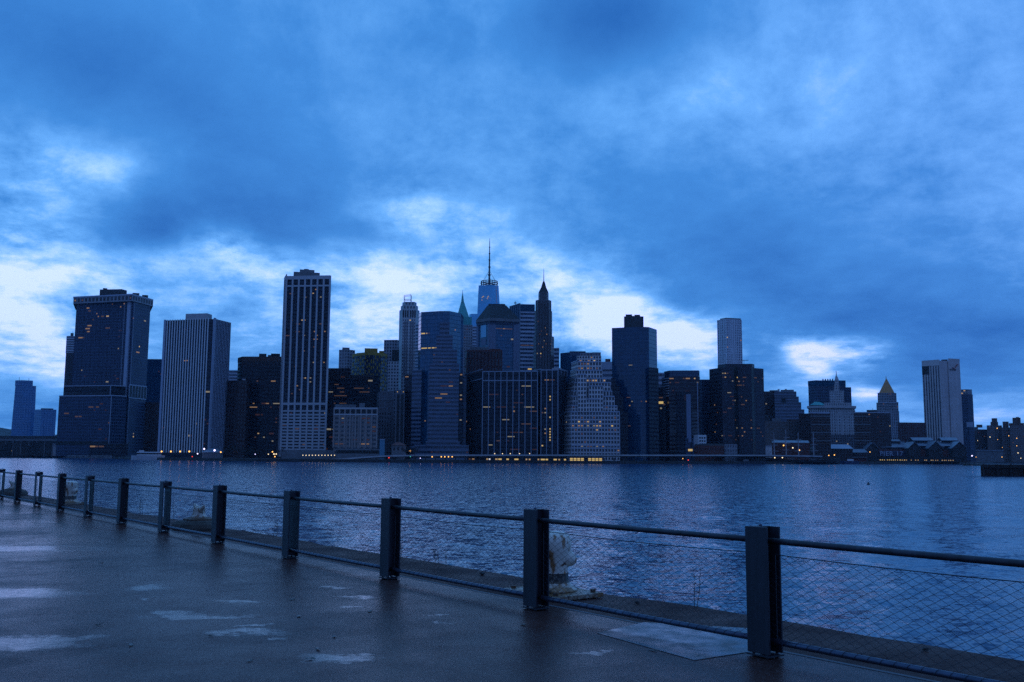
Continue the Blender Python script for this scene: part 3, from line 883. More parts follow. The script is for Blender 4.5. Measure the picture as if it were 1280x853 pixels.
# --- ziggurat
t = T('zig', 'pale brick ziggurat tower stepping back on both sides with scattered lights', 900, 738)
t.prism('base', [(699.3, 930), (714.3, 900), (774.6, 897)], 514.8, F_zig, yref=520, back=30, bay=2.75, floor=3.8, key='b')
tiers = [(701.5, 715, 771.6, 507.2), (703.8, 716, 768.2, 495.5), (705.4, 717, 765.2, 488.8), (708.4, 718, 763, 478.4), (710.6, 719, 757.2, 472.8), (713, 720, 753, 462.8), (714.2, 722, 751.8, 452.2)]
prev = 514.8
for k, (xl, xm, xr, yt) in enumerate(tiers):
    t.prism('setback_tier', [(xl, 931 + k * 1.2), (xm, 903 + k * 2.2), (xr, 900 + k * 2.4)], yt, F_zig, ybot=prev + .6, yref=yt + 2, back=28 - k, bay=2.75, floor=3.8, key='t%d' % k)
    t.band(1, yt - .5, yt + .9, .35, LINE, 'parapet', 't%d' % k).band(0, yt - .5, yt + .9, .35, LINE, 'parapet', 't%d' % k)
    prev = yt
t.band(1, 514.2, 515.6, .4, LINE, 'parapet', 'b').band(0, 514.2, 515.6, .4, LINE, 'parapet', 'b')
t.prism('top_tier', [(721, 921), (724, 918), (751.6, 917)], 445, F_zig, ybot=453, yref=448, back=18, bay=2.75, floor=3.8, key='tt').prism('penthouse', [(725, 922), (741, 922)], 441.6, F_zigside, ybot=446, yref=443, back=10).prism('penthouse', [(740, 920), (751, 920)], 440.6, F_zigside, ybot=446, yref=443, back=10)
for k, (xa_, xb_, ya_, yb_) in enumerate(((736, 754, 482.5, 515), (722, 733, 468, 515), (733, 750, 499, 515))):
    t.prism('projecting_bay', [(xa_, 898.5 - .3 * k), (xb_, 898.3 - .3 * k)], ya_, F_zig, ybot=yb_, yref=ya_ + 3, back=16, bay=2.75, floor=3.8, key='pb%d' % k).band(0, ya_ - .5, ya_ + .7, .3, LINE, 'parapet', 'pb%d' % k)
t.bars(1, 17, .45, .35, 515, 569, LINE, 'pilaster', 'b')
t.band(1, 556.4, 557.6, .4, LINE, key='b').band(1, 560.2, 561.2, .4, LINE, key='b')
t.lit(1, 447, 455, 8, ['amber', 'gold'], 'tt', (.1, .8), hf=.4).lit(1, 459.5, 463, 9, ['amber', 'dim'], 't6', (0, .9), hf=.4).lit(1, 452, 456, 6, ['amber', 'dim', 'warm'], 't6', hf=.4).lit(1, 471, 474, 12, ['amber', 'warm', 'dim'], 't4', hf=.4).lit(1, 488, 512, 12, ['faint', 'dim'], 't0', hf=.4)
t.lit(1, 529, 534, 14, ['amber', 'warm', 'gold'], 'b', hf=.42).lit(1, 534, 540, 13, ['amber', 'warm', 'dim'], 'b', hf=.42).lit(0, 529, 540, 4, ['dim', 'amber'], 'b', hf=.4).lit(1, 520, 527, 8, ['faint', 'dim'], 'b', hf=.4).lit(1, 550, 556, 7, ['dim', 'amber'], 'b', hf=.4).lit(1, 560, 565, 6, ['amber', 'dim'], 'b', (.5, 1), hf=.4).lit(1, 540, 550, 6, 'faint', 'b')
t = T('zigback', 'white striped block between the ziggurat tower and teal glass tower', 1080, 758)
t.prism('shaft', [(748, 1082), (766, 1080)], 452.5, F_wstrip, yref=458, bay=3, floor=6, key='s').block('penthouse', 756.6, 763, 448.8, 452.6, 1090, 10, REDBRICK).block('attic', 751, 766, 452.4, 462, 1079, 2, LINE)

# --- teal tower
t = T('maiden', 'tall teal glass tower with angled sides and dark boxy penthouse', 930, 793)
t.prism('shaft', [(764.8, 936), (799.5, 925), (811, 927), (821, 946)], 408.6, F_teal2, yref=412, back=32, bay=2.4, floor=3.9, key='s')
t.prism('penthouse', [(780, 945), (790, 940), (804.4, 944)], 395, DARKROOF, ybot=409, yref=400, back=14).block('roof_unit', 782, 790, 393.2, 395.2, 948, 6, DARKROOF).block('roof_unit', 793, 800, 393.6, 395.2, 948, 6, DARKROOF)
for k, (xr, yt) in enumerate(((770, 473), (774.5, 483), (779, 496), (785, 515))):  # thin dark prisms added to mimic the ziggurat reflected in the glass
    t.prism('reflection_steps', [(764, 920 - k * .5), (xr, 920 - k * .5)], yt, F_bays, yref=yt + 5, back=14, bay=2.4, key='sb%d' % k)
t.prism('side_base', [(811, 922), (823, 930)], 459.5, F_bays, yref=465, back=20, key='sd')
t.lit(0, 459, 463, 2, 'faint', 's', (.35, .8), run=5, hf=.2).lit(0, 495, 499, 1, 'dim', 's', (.35, .7), run=5, hf=.25).lit(0, 504, 507, 3, ['dim', 'amber'], 's', (.6, 1), hf=.35).lit(1, 504, 507, 4, ['amber', 'dim'], 's', hf=.35).lit(0, 531, 534, 1, 'dim', 's', (.4, .8), run=4, hf=.25)
t.lit(0, 534, 541, 4, ['amber', 'dim'], 'sb3', hf=.35)

# --- right half
t = T('whitebit', 'small pale block in the gap right of the teal glass tower', 1100, 826)
t.prism('wall', [(820, 1100), (832, 1100)], 466, F_wstrip, yref=470, floor=6)
t = T('signgap', 'dark block with a glowing amber sign in the gap by the teal tower', 960, 826)
t.prism('wall', [(820, 962), (832, 960)], 484, F_bays, yref=490, key='s').band(0, 502, 505, .4, LITS['gold'], 'lit_sign', 's', (.2, .75)).band(0, 496.5, 498, .4, LITS['dim'], 'lit_sign', 's', (.3, .7)).lit(0, 505, 515, 3, 'dim', 's')
t = T('seaport', 'brown granite tower with dark glass attic and one lit row below it', 950, 851)
t.prism('shaft', [(827.2, 968), (836, 954), (873.5, 950), (875, 958)], 470.8, F_seaport, yref=475, back=34, bay=2.6, floor=3.9, key='s').prism('glass_attic', [(830, 969), (837, 956), (873, 952), (874.4, 958)], 463.2, F_teal2, ybot=471, yref=467, back=30, key='a')
t.lit(1, 470.5, 472.5, 6, ['amber', 'warm', 'dim'], 's', hf=.4, run=2).lit(1, 474, 490, 9, ['dim', 'faint', 'amber'], 's', hf=.35, run=2)
for k in range(8):
    t.band(0, 473 + k * 3.1, 474.3 + k * 3.1, .3, WHITE, 'white_spandrel', 's')
for k in range(9):
    t.band(1, 507 + k * 4.1, 509.2 + k * 4.1, .3, MIDCONC, 'white_spandrel', 's', (.02, .24))
for k in range(7):
    t.band(1, 515 + k * 4.1, 517.2 + k * 4.1, .3, MIDCONC, 'white_spandrel', 's', (.75, .95))
t.bars(1, 1, .9, .6, 478, 545, LINE2, 'mullion_rib', 's', (.95, .95))
t = T('slimglass', 'slim brown block with a reflective glass column in front of granite tower', 930, 856)
t.prism('shaft', [(846, 934), (864, 930)], 490, F_bays, yref=495, back=14, key='s').band(0, 493, 553, .6, plain('column_glass', (.15, .18, .25), .15, .5, .2, .3), 'glass_column', 's', (.66, .97)).block('roof_unit', 856, 862, 487.6, 490.2, 934, 6, REDBRICK).band(0, 494, 501, .7, REDBRICK, 'orange_panel', 's', (.5, .66))
t.band(0, 501, 545, .3, DARKSTONE, 'pier', 's', (.5, .6))
t = T('narrowblue', 'narrow dark blue tower between granite tower and charcoal faceted tower', 1010, 881)
t.prism('shaft', [(873, 1016), (877, 1010), (888, 1010)], 474.6, F_grid, yref=480, bay=2.6, floor=4.2, key='s')
t = T('gehry', 'tall slim rippled steel tower rising behind the charcoal faceted tower', 1520, 912)
t.prism('shaft', [(897.1, 1532), (907.6, 1518), (926.6, 1526)], 399, F_steel, yref=403, back=26, bay=3, floor=3.9, key='s').prism('crown', [(900, 1533), (907.6, 1521), (926, 1528)], 397.4, MIDCONC, ybot=399.4, yref=398, back=22)
t.bars(0, 5, .9, 1.0, mat=F_steel, name='ripple_fin', key='s').bars(1, 9, .7, .9, mat=F_steel, name='ripple_fin', key='s')
t.lit(1, 420, 426, 1, 'gold', 's', (.1, .3), hf=.5).lit(1, 434, 438, 1, 'amber', 's', (.1, .3), hf=.5).lit(1, 422, 425, 1, 'amber', 's', (.9, 1), hf=.5)
t = T('charcoal', 'broad charcoal tower of four faceted bays with scattered amber windows', 930, 920)
t.dy = 25
t.prism('shaft', [(886.6, 955), (902, 934), (917, 932), (922, 937), (939, 932), (942, 937), (954.4, 944)], 459.5, F_water, yref=463, back=30, bay=2.4, floor=3.9, key='s').prism('upper_stage', [(897, 956), (908, 940), (940, 938), (943, 944)], 455, F_water, ybot=460, yref=457, back=24, bay=2.4, floor=3)
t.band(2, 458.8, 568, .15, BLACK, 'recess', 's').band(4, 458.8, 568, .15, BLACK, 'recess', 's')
t.spike('antenna', 930, 450.2, 455.2, 945, .2, .2).block('antenna', 926, 935.5, 450.2, 450.8, 945, 1, ANT)
t.lit(1, 466, 477, 14, ['dim', 'amber', 'faint', 'warm'], 's', hf=.35).lit(3, 466, 480, 10, ['dim', 'faint', 'amber'], 's', hf=.35, run=2).lit(5, 472, 478, 5, ['dim', 'amber'], 's', hf=.35, run=2).lit(1, 490, 494, 3, ['faint', 'dim'], 's', run=4, hf=.3).lit(3, 498, 504, 5, ['amber', 'dim'], 's', hf=.35, run=2)
t.lit(2, 465, 550, 14, ['amber', 'dim', 'gold'], 's', hf=.4, off=.1).lit(0, 495, 550, 10, ['dim', 'amber'], 's', hf=.35).lit(1, 502, 552, 12, ['faint', 'dim'], 's', hf=.35, run=2).lit(3, 525, 552, 12, ['dim', 'faint', 'amber'], 's', hf=.35).lit(5, 515, 552, 8, ['faint', 'dim'], 's', hf=.35)

# --- low buildings at the foot, right half
LOW = 'low buildings along the far waterfront'


def low(label, pts, ytop, mat, Y, name='waterfront_building', back=14, **kw):
    mid = (pts[0][0] + pts[-1][0]) / 2
    t = Tower(name, label, 'building', Y, pts[0][0], LOW, dy=shore_y(mid) + 48 - 885)
    t.prism('wall', pts, ytop, mat, yref=ytop + 4, back=back, key='s', **kw)
    return t


t = low('white low block with dark square windows under the narrow blue tower', [(867, 897), (873, 895), (883, 897)], 543.8, WHITE, 896)
for y in (546.5, 550.5, 554.5):
    for f in (.12, .4, .7):
        t.band(1, y, y + 2, .2, BLACK, 'window', 's', (f, f + .17))
t = low('blue glass stair block with one lit yellow floor beside the white block', [(857, 893), (867, 893)], 548, F_grid, 893)
t.band(0, 561.5, 564.2, .3, LITS['gold'], 'lit_window', 's', (.3, .85))
t = low('long brick warehouse at the foot of the charcoal faceted tower', [(868, 885), (905, 885)], 557, REDBRICK, 885)
for k in range(12):
    t.band(0, 560, 562.5, .15, BLACK, 'window', 's', (k / 12 + .03, k / 12 + .055))
t.hip('roof', (868, 905, 557), (870, 903, 554.6), DARKROOF, 14, 885, taperY=.3)
t = low('pale grey office block right of the long brick warehouse', [(905.5, 886), (921.5, 886)], 555.5, F_stone, 886, bay=2.6)
t.block('roof_unit', 908, 914, 553.8, 555.6, 890, 5, MIDCONC)
t = low('dark brick block below the right bays of the charcoal tower', [(921.5, 890), (951, 890)], 558.5, F_brown, 890)
t.block('roof_unit', 934, 944, 557, 558.6, 894, 5, DARKROOF)
t = low('blank white box building beside the ship masts', [(950.4, 884), (965, 884)], 557.8, WHITE, 884)
t.band(0, 557.2, 558.4, .3, LINE, 'parapet', 's')
t = low('red brick row house block behind the ship masts with pale roof', [(965, 905), (1012, 905)], 553.4, REDBRICK, 905)
t.hip('roof', (964.6, 1012, 553.5), (967, 1010, 550.6), ROOFMETAL, 14, 905, taperY=.4)
t.bars(0, 10, .5, .3, 554, 566, BRICK, 'pilaster', 's')
t = low('stone plinth pavilion at the foot of the blue cut cornered tower', [(489.5, 880), (507.5, 880)], 556.5, MIDCONC, 880)
t.hip('roof', (489, 508, 556.6), (496, 500, 553), REDBRICK, 12, 879, taperY=.4)
for f in (.12, .4, .68):
    t.band(0, 559.5, 563, .15, BLACK, 'window', 's', (f, f + .12))
t = low('small turquoise lit kiosk under the old grey masonry block', [(474.6, 886), (481, 886)], 549.5, plain('turquoise_panel', (.12, .3, .42), .4, 0, .1, .3), 886)
t.band(0, 549, 550, .3, LINE, 'parapet', 's')

# --- civic group on the right
t = T('purple', 'dark purple brick tower behind the pale stepped apartment tower', 1350, 963)
t.prism('shaft', [(950, 1352), (974, 1350), (976, 1356)], 489.5, F_brown, yref=495, bay=3.5, key='s').block('penthouse', 962, 972, 488, 489.6, 1358, 10, DARKROOF).lit(0, 500, 505, 2, 'faint', 's')
t = T('stepapt', 'pale apartment tower stepping down to the right', 1320, 985)
for k, (xr, yt) in enumerate(((995.5, 489.5), (998.5, 496), (1001.5, 503), (1005.5, 512))):
    t.prism('shaft' if k == 0 else 'step', [(968 + k * .3, 1322 - k), (xr, 1320 - k)], yt, F_strip, yref=yt + 3, back=24 - k, bay=3.2, floor=4.2, key='s%d' % k)
t.block('penthouse', 976, 992, 487.4, 489.6, 1330, 8, MIDCONC).block('roof_unit', 972, 974.5, 486.6, 489.6, 1330, 4, PALE).block('roof_unit', 981, 983.5, 486.4, 488, 1330, 4, PALE).block('attic', 977.5, 982, 498, 503, 1317.8, 2, BLACK)
t = T('tanblock', 'tan brick block below the pale stepped apartment tower', 1100, 978)
t.dy = 30
t.prism('wall', [(953, 1102), (1002, 1100)], 527, F_tan, yref=530, bay=3, floor=3.8, key='s').block('penthouse', 965, 976, 523, 527.2, 1106, 8, MIDCONC).block('penthouse', 984, 1000, 524.5, 527.2, 1106, 8, BRICK).block('penthouse', 953, 962, 519, 527.2, 1108, 8, DARKROOF)
t = T('bluecivic', 'broad dark blue slab behind the classical building with the lantern', 1480, 1037)
t.prism('shaft', [(1010.2, 1500), (1021, 1482), (1057, 1480)], 475.8, F_grid, yref=480, back=30, bay=3.4, floor=4.4, key='s').prism('lower_shaft', [(1056.5, 1478), (1064, 1478)], 484.3, F_grid, yref=488, back=26, bay=3.4, key='l').band(1, 476, 482.5, .4, F_teal2, 'glass_attic', 's').band(0, 476, 482.5, .4, F_teal2, 'glass_attic', 's')
for k in range(5):
    t.block('roof_unit', 1028 + k * 3, 1029.4 + k * 3, 473.8, 476, 1490, 4, ANT)
t = T('civic', 'classical stone building with heavy cornice, columns and central lantern tower', 1400, 1045)
t.prism('shaft', [(1010.5, 1412), (1030, 1400), (1068.5, 1402)], 512.5, F_stone2, yref=518, back=34, bay=3.4, floor=4.2, key='s').prism('cornice', [(1008.6, 1412), (1030, 1397), (1070.2, 1400)], 507.2, PALE, ybot=510, yref=508, back=38).prism('colonnade', [(1010.6, 1413), (1030, 1401), (1068.4, 1403)], 510, F_stone2, ybot=518, yref=512, back=32, key='c')
t.bars(1, 15, 1.0, .8, 513, 519.5, PALE, 'column', 's').bars(1, 8, 1.6, .6, 520, 545, PALE, 'pilaster', 's')
t.prism('attic', [(1030, 1410), (1064, 1410)], 503.6, F_stone2, ybot=507.6, yref=505, back=24).hip('green_roof', (1012, 1033, 506.5), (1019, 1024, 502.4), COPPER, 16, 1414, taperY=.4)
t.prism('lantern_stage', [(1037, 1411), (1055, 1411)], 488.5, F_stone2, ybot=504, yref=494, back=12, bay=2.5)
t.prism('lantern_base', [(1042.6, 1412), (1049.2, 1412)], 481, F_stone2, ybot=504, yref=490, back=8, bay=2.5).prism('lantern', [(1043.4, 1413), (1048.4, 1413)], 475, F_stone2, ybot=481.4, yref=478, back=6, bay=2).hip('lantern_cap', (1043.2, 1048.6, 475), (1045, 1046.2, 469.6), PALE, 6, 1413, taperY=.4).spike('finial', 1045.4, 463.8, 470.5, 1416, .8, .35, PALE)
t.prism('wing', [(1036, 1380), (1069, 1380)], 543.5, F_old, yref=546, back=16, key='w').lit(0, 545, 560, 3, 'faint', 'w')
t = T('brownright', 'brown balcony block with pale roof in front of the classical building', 1060, 1017)
t.dy = 40
t.prism('shaft', [(998.6, 1066), (1013, 1060), (1037.4, 1062)], 517, F_brown, yref=520, back=24, bay=2.8, floor=3.6, key='s').prism('roof_band', [(1013, 1062), (1036.5, 1063.5)], 514.8, LINE, ybot=517.2, yref=516, back=18)
for k in range(11):
    t.band(1, 520 + k * 3.4, 521.1 + k * 3.4, .5, MIDCONC if k % 3 == 0 else BRICK, 'balcony_rail', 's')
t = T('brownmid', 'brown balcony block with penthouse left of the gilded pyramid tower', 1060, 1091)
t.dy = 130
t.prism('shaft', [(1067.4, 1066), (1088, 1062), (1096, 1060), (1113, 1064)], 516.4, F_brown, yref=520, back=24, bay=2.8, floor=3.6, key='s').prism('roof_band', [(1067.6, 1067), (1095, 1061.6), (1112, 1065)], 515.2, LINE, ybot=516.8, yref=516, back=20).block('penthouse', 1083.6, 1095.6, 512.6, 515.4, 1072, 8, DARKROOF)
t.spike('antenna', 1091, 510.6, 513, 1075, .3, .2).lit(0, 514.6, 517, 1, 'amber', 's', (.8, 1), hf=.4).lit(2, 520, 560, 5, 'faint', 's')
for k in range(11):
    t.band(0, 520 + k * 3.4, 521.1 + k * 3.4, .5, MIDCONC if k % 3 == 0 else BRICK, 'balcony_rail', 's')
t = T('court', 'grey stone tower with a gilded pyramid roof', 1420, 1109)
t.prism('shaft', [(1095.6, 1424), (1099, 1420), (1123, 1422)], 503.4, F_stone, yref=508, back=26, bay=2.6, floor=4, key='s').prism('upper_stage', [(1097, 1426), (1100, 1423), (1120.6, 1424)], 491.2, F_stone, ybot=503.8, yref=496, back=21, bay=2.6, floor=4, key='u')
t.hip('pyramid_roof', (1098.8, 1118.2, 491.2), (1107.6, 1108.6, 474), GOLD, 20, 1425, taperY=.47).spike('finial', 1107.7, 470.5, 475.4, 1434, .9, .3, GOLD).band(1, 502.6, 504, .5, LINE, 'belt_course', 's').bars(1, 11, .9, .4, 514, 548, LINE, 'pilaster', 's')
t.lit(1, 492, 497, 3, ['dim', 'faint'], 'u').lit(1, 505, 508, 3, 'dim', 's')
t.lit(1, 543, 548, 1, 'amber', 's', (.8, 1))
t = T('lowred', 'low dark red brick slab left of the white stone slotted tower', 1220, 1138)
t.prism('wall', [(1122, 1222), (1134, 1219), (1158, 1222)], 528.3, F_red, yref=532, bay=3, floor=3.6, key='s')
t = T('verizon', 'huge blank pale stone tower with dark slots and a tall end slab', 1300, 1176)
t.prism('slotted_wing', [(1152.4, 1318), (1174.6, 1300)], 452, F_slot, yref=458, back=46, bay=3.3, floor=3.9, key='s').prism('blank_wing', [(1174.4, 1299.5), (1186.5, 1304)], 451, F_plain, yref=458, back=40, bay=6, floor=6, key='b').prism('end_slab', [(1185, 1302), (1199.6, 1308)], 448.2, F_plain, yref=452, back=40, bay=6, floor=6, key='e')
t.band(0, 457.6, 468, .3, BLACK, 'louvre_panel', 's', (.0, .4)).bars(0, 3, .8, .5, 457.6, 468, DARKSTONE, 'mullion_rib', 's', (.06, .36)).band(0, 450.4, 457.6, .3, F_plain, 'attic_panel', 's').block('roof_unit', 1177, 1184, 449.6, 451.4, 1315, 12, DARKROOF)
bm = bmesh.new()
x0_, z0_ = at(1190.2, 461.6, 1300)
M_red = plain('red_sign_mark', (.32, .04, .03), .5, 0, .1, 1)
for p, q in (((1191.2, 459.2), (1192.8, 461.4)), ((1192.8, 461.4), (1198.4, 455.2))):
    a_, b_ = at(*p, 1302.0), at(*q, 1302.0)
    tube(bm, [(a_[0] - t.o.x, 1302.2 - t.o.y, a_[1] - t.o.z), (b_[0] - t.o.x, 1305.0 - t.o.y, b_[1] - t.o.z)], .55, 5)
bm_obj('sign_mark', bm, M_red, t.root)
a_, d_, nrm, L, *_ = t.seg('e', 0)
q = a_ + d_ * 1.6 + nrm * .4
zq = at(1192, 463.2, 1303)[1]
lettering('verizon', 3.7, plain('sign_black', (.03, .02, .025), .5, 0, .1, 1), t.root, (q.x - t.o.x, q.y - t.o.y, zq - t.o.z), math.atan2(d_.y, d_.x))
t = T('behindver', 'grey glass tower with a lit crown behind the blank stone tower', 1450, 1208)
t.prism('shaft', [(1197, 1456), (1210, 1450), (1216.2, 1455)], 493, F_grid, yref=500, bay=3, key='s').prism('crown', [(1201, 1458), (1210, 1453), (1215, 1457)], 486.8, F_stone, ybot=493.4, yref=490, back=20, bay=3, key='c').lit(0, 488, 492, 3, ['warm', 'dim'], 'c', (.2, 1), hf=.6, wf=.8)
t.block('glazed_bay', 1208.5, 1216, 528, 534, 1448, 4, LINE)

# housing blocks at the far right
HOUS = 'brick housing blocks at the far right shore'
hs = [(1213.5, 1222, 534, 1225, 1215, 'left block of the brick housing with one plain roof stub', [(1220.8, 1227.5, 531)]),
      (1222, 1233.5, 537, 0, 0, 'low brick housing block between the plain stub and stepped crown', []),
      (1233.5, 1252, 532, 0, 0, 'brick housing block with a cross shaped stepped roof crown', [(1238.5, 1247, 527.5), (1239.8, 1246, 523)]),
      (1252, 1262, 534.5, 0, 0, 'brick housing block with a single square water tank house', [(1253.5, 1260.2, 527.2)]),
      (1262, 1284, 532, 0, 0, 'rightmost brick housing block with a tall stepped crown', [(1262, 1279, 529), (1266, 1275, 522.3), (1270, 1273.5, 521.5)])]
for k, (xa_, xb_, yt, _, _, lab, tops) in enumerate(hs):
    t = Tower('housing_block', lab, 'apartment block', 1600 - 15 * k, xa_, HOUS, 60)
    t.prism('wall', [(xa_, 1602 - 15 * k), (xb_ + .5, 1600 - 15 * k)], yt, F_tan if k != 1 else F_brown, yref=yt + 3, back=24, bay=3, floor=3.4, key='s')
    for (a_, b_, y_) in tops:
        t.block('roof_stair_house', a_, b_, y_, yt + .5, 1606 - 15 * k, 12, BRICK)
    t.lit(0, yt + 2, 560, 4, ['dim', 'faint'], 's')
t = low('long dark low warehouse under the brick housing blocks', [(1205, 1240), (1295, 1225)], 549.5, F_brown, 1230, back=30)
t.lit(0, 550, 566, 8, ['dim', 'amber', 'faint'], 's', hf=.4)
t = low('pale flat roofed shed right of the pier mall', [(1206, 1010), (1254, 1000)], 563.2, MIDCONC, 1005, back=20)
t.prism('roof', [(1205, 1009), (1255, 999)], 562.6, ROOFMETAL, ybot=563.8, yref=563, back=22)

# ------------------------------------------------------------------ far shore: land, seawall, road
SP = [gnd(px, py, WATER) for px, py in shore]
bm = bmesh.new()
top = [bm.verts.new((x, y, LAND)) for x, y in SP]
low_ = [bm.verts.new((x, y, WATER - 2)) for x, y in SP]
far = [bm.verts.new((x * 4500 / max(y, 1) if abs(x) > 1 else x, 4500, LAND)) for x, y in SP]
for i in range(len(SP) - 1):
    bm.faces.new((low_[i], low_[i + 1], top[i + 1], top[i]))
    bm.faces.new((top[i], top[i + 1], far[i + 1], far[i]))
o = bm_obj('far_shore_ground', bm, DARKSTONE)
tag(o, kind='structure')


# hills beyond the harbour
bm = bmesh.new()
rnd = random.Random(11)
P = []
for k in range(60):
    px = -420 + k * 9.5
    x, z = at(px, 541 - 10 * max(0, math.sin(k * .21)) * (1 if px < 30 else .2) + rnd.uniform(-1.2, 1.2), 3900)
    P.append((x, z))
for depth, dz in ((0, 0),):
    a = [bm.verts.new((x, 3900, LAND)) for x, z in P]
    b = [bm.verts.new((x, 3960, z * .75)) for x, z in P]
    c = [bm.verts.new((x, 4100, z)) for x, z in P]
    d = [bm.verts.new((x, 4480, LAND)) for x, z in P]
    for i in range(len(P) - 1):
        for lo, hi in ((a, b), (b, c), (c, d)):
            bm.faces.new((lo[i], lo[i + 1], hi[i + 1], hi[i]))
o = bm_obj('distant_hills', bm, plain('wooded_hill', (.05, .06, .05), .9, 0, .4, .02))
tag(o, kind='structure')

# --- arched ferry terminal, far left
t = Tower('ferry_terminal', 'long dark ferry terminal with big arched slip openings under a flat roof', 'ferry terminal', 1240, 30)
t.prism('wall', [(-60, 1240), (66, 1205)], 550, DARKSTONE, yref=560, back=30, key='s')
t.prism('roof', [(-61, 1238), (71, 1202)], 545.2, DARKROOF, ybot=548.2, yref=547, back=34, key='r').prism('entablature', [(-60, 1239), (68, 1203.5)], 548.2, MIDCONC, ybot=551.5, yref=550, back=30, key='e')
for xa_, xb_ in ((-34, -9), (2.5, 28.5), (34.5, 59.5)):
    a_, d_, nrm, L, z0, z1, nb, nf = t.seg('s', 0)
    bm = bmesh.new()
    cxp = (xa_ + xb_) / 2
    Yc = 1240 + (cxp + 60) / 126 * -35
    x0_, zt_ = at(xa_, 553.5, Yc)
    x1_, _ = at(xb_, 553.5, Yc)
    pts = [(x0_, LAND)] + [((x0_ + x1_) / 2 - (x1_ - x0_) / 2 * math.cos(a), zt_ - 9 + 9 * math.sin(a)) for a in np.linspace(0, math.pi, 15)] + [(x1_, LAND)]
    vs = [bm.verts.new((p[0] - t.o.x, Yc - .8 - t.o.y, p[1] - t.o.z)) for p in pts]
    vb = [bm.verts.new((p[0] - t.o.x, Yc + 3 - t.o.y, p[1] - t.o.z)) for p in pts]
    bm.faces.new(vs)
    for i in range(len(vs) - 1):
        bm.faces.new((vs[i], vs[i + 1], vb[i + 1], vb[i]))
    bm_obj('slip_arch', bm, BLACK, t.root)
t.bars(0, 14, .9, .8, 551, 571, MIDCONC, 'column', 's')
t.lit(0, 555, 570, 6, ['dim', 'amber', 'faint'], 's', off=1.0, hf=.3, wf=.3)
t = Tower('harbour_shed', 'pale low pier shed with one lit yellow window beside the arched terminal', 'shed', 1190, 80, None, 10)
t.prism('wall', [(65.5, 1190), (74, 1188), (88, 1180)], 553, F_tan, yref=560, back=16, bay=4, key='s').prism('pale_panel', [(66.4, 1186), (72.4, 1186)], 552.4, PALE, yref=560, back=3, key='p')
t.band(1, 554.5, 557, .5, LITS['gold'], 'lit_window', 's', (.3, .55)).band(1, 563, 566, .4, LITS['dim'], 'lit_window', 's', (.1, .5)).block('roof', 65, 88.5, 551.6, 553.2, 1178, 18, DARKROOF)
t = Tower('harbour_shed', 'corrugated pale box shed standing at the foot of the stepped podium', 'shed', 1130, 95, None, 45)
t.prism('wall', [(88.4, 1134), (102, 1130)], 555, ROOFMETAL, yref=560, back=14, key='s').prism('annex', [(102, 1128), (113, 1126)], 556.4, MIDCONC, yref=560, back=12, key='a').bars(0, 12, .35, .3, 555.2, 570, LINE2, 'rib', 's')
t = Tower('shore_hall', 'dark low hall with orange lit clerestory before the stepped podium', 'hall', 885, 122, None, 255)
t.prism('wall', [(112, 890), (160, 880)], 556, F_bays, yref=560, back=10, bay=4, floor=5, key='s').prism('roof', [(111, 888), (161, 878)], 554.8, DARKROOF, ybot=556.2, yref=555, back=14)
t.lit(0, 556.5, 560, 5, ['dim', 'amber'], 's', (.02, .4), wf=.9, hf=.5, run=2)
t = Tower('ferry_boat', 'white low ferry moored between the corniced tower and the finned tower', 'ferry', 905, 186, None, 8)
t.prism('hull', [(164, 905), (170, 902), (206, 898)], 569.6, PALE, ybot=576, yref=571, back=8, key='h').prism('cabin', [(171, 904), (202, 900)], 565, WHITE, ybot=569.8, yref=567, back=6, key='c').band(0, 566.4, 568, .2, BLACK, 'window_strip', 'c').block('wheelhouse', 174, 180, 563, 565.2, 904, 4, WHITE)

# --- seawall fendering and park strip
t = Tower('seawall_fence', 'dark fence with pale pickets along the seawall below the podium', 'fence', 900, 110, None)
t.prism('rail', [(80, 1172), (140, 1124)], 569.6, MIDCONC, ybot=570.4, yref=570, back=.6, key='s').bars(0, 40, .5, .3, 569.8, 573, PALE, 'picket', 's')

# --- elevated riverside road
t = Tower('elevated_road', 'long elevated riverside road with a pale parapet on dark columns', 'viaduct', 850, 700, None)
road = [(428, 573.2), (455, 571.0), (482, 569.4), (520, 568.6), (600, 568.4), (700, 568.4), (800, 568.5), (900, 568.6), (957, 568.8)]
R_ = []
for px, py in road:
    Y = shore_y(px) + 22
    x, z = at(px, py, Y)
    R_.append((x, Y, z))
R2 = [(R_[0][0] - 40, R_[0][1] + 5, R_[0][2] - 2.2)] + R_ + [(R_[-1][0] + 60, R_[-1][1] + 12, R_[-1][2] - .4)]


def ribbon(name, off0, off1, dz0, dz1, mat):
    bm = bmesh.new()
    rings = []
    for x, y, z in R2:
        rings.append([bm.verts.new((x - t.o.x, y + a - t.o.y, z + b - t.o.z)) for a, b in ((off0, dz0), (off1, dz0), (off1, dz1), (off0, dz1))])
    for r, q in zip(rings[:-1], rings[1:]):
        for k in range(4):
            bm.faces.new((r[k], r[(k + 1) % 4], q[(k + 1) % 4], q[k]))
    bm.faces.new(rings[0])
    bm.faces.new(rings[-1][::-1])
    bm_obj(name, bm, mat, t.root)


ribbon('road_deck', .3, 16, -2.0, -.95, DARKSTONE)
ribbon('parapet', -.1, .25, -1.2, 0, PALE)
ribbon('parapet', 16.05, 16.4, -1.2, 0, PALE)
for k in range(40):
    px = 470 + k * 12.4
    Y = shore_y(px) + 24
    x, z = at(px, 570, Y)
    bm = bmesh.new()
    box(bm, x - .5 - t.o.x, x + .5 - t.o.x, Y - t.o.y, Y + 1 - t.o.y, 0, R_[4][2] - 2 - t.o.z)
    bm_obj('column', bm, DARKSTONE, t.root)

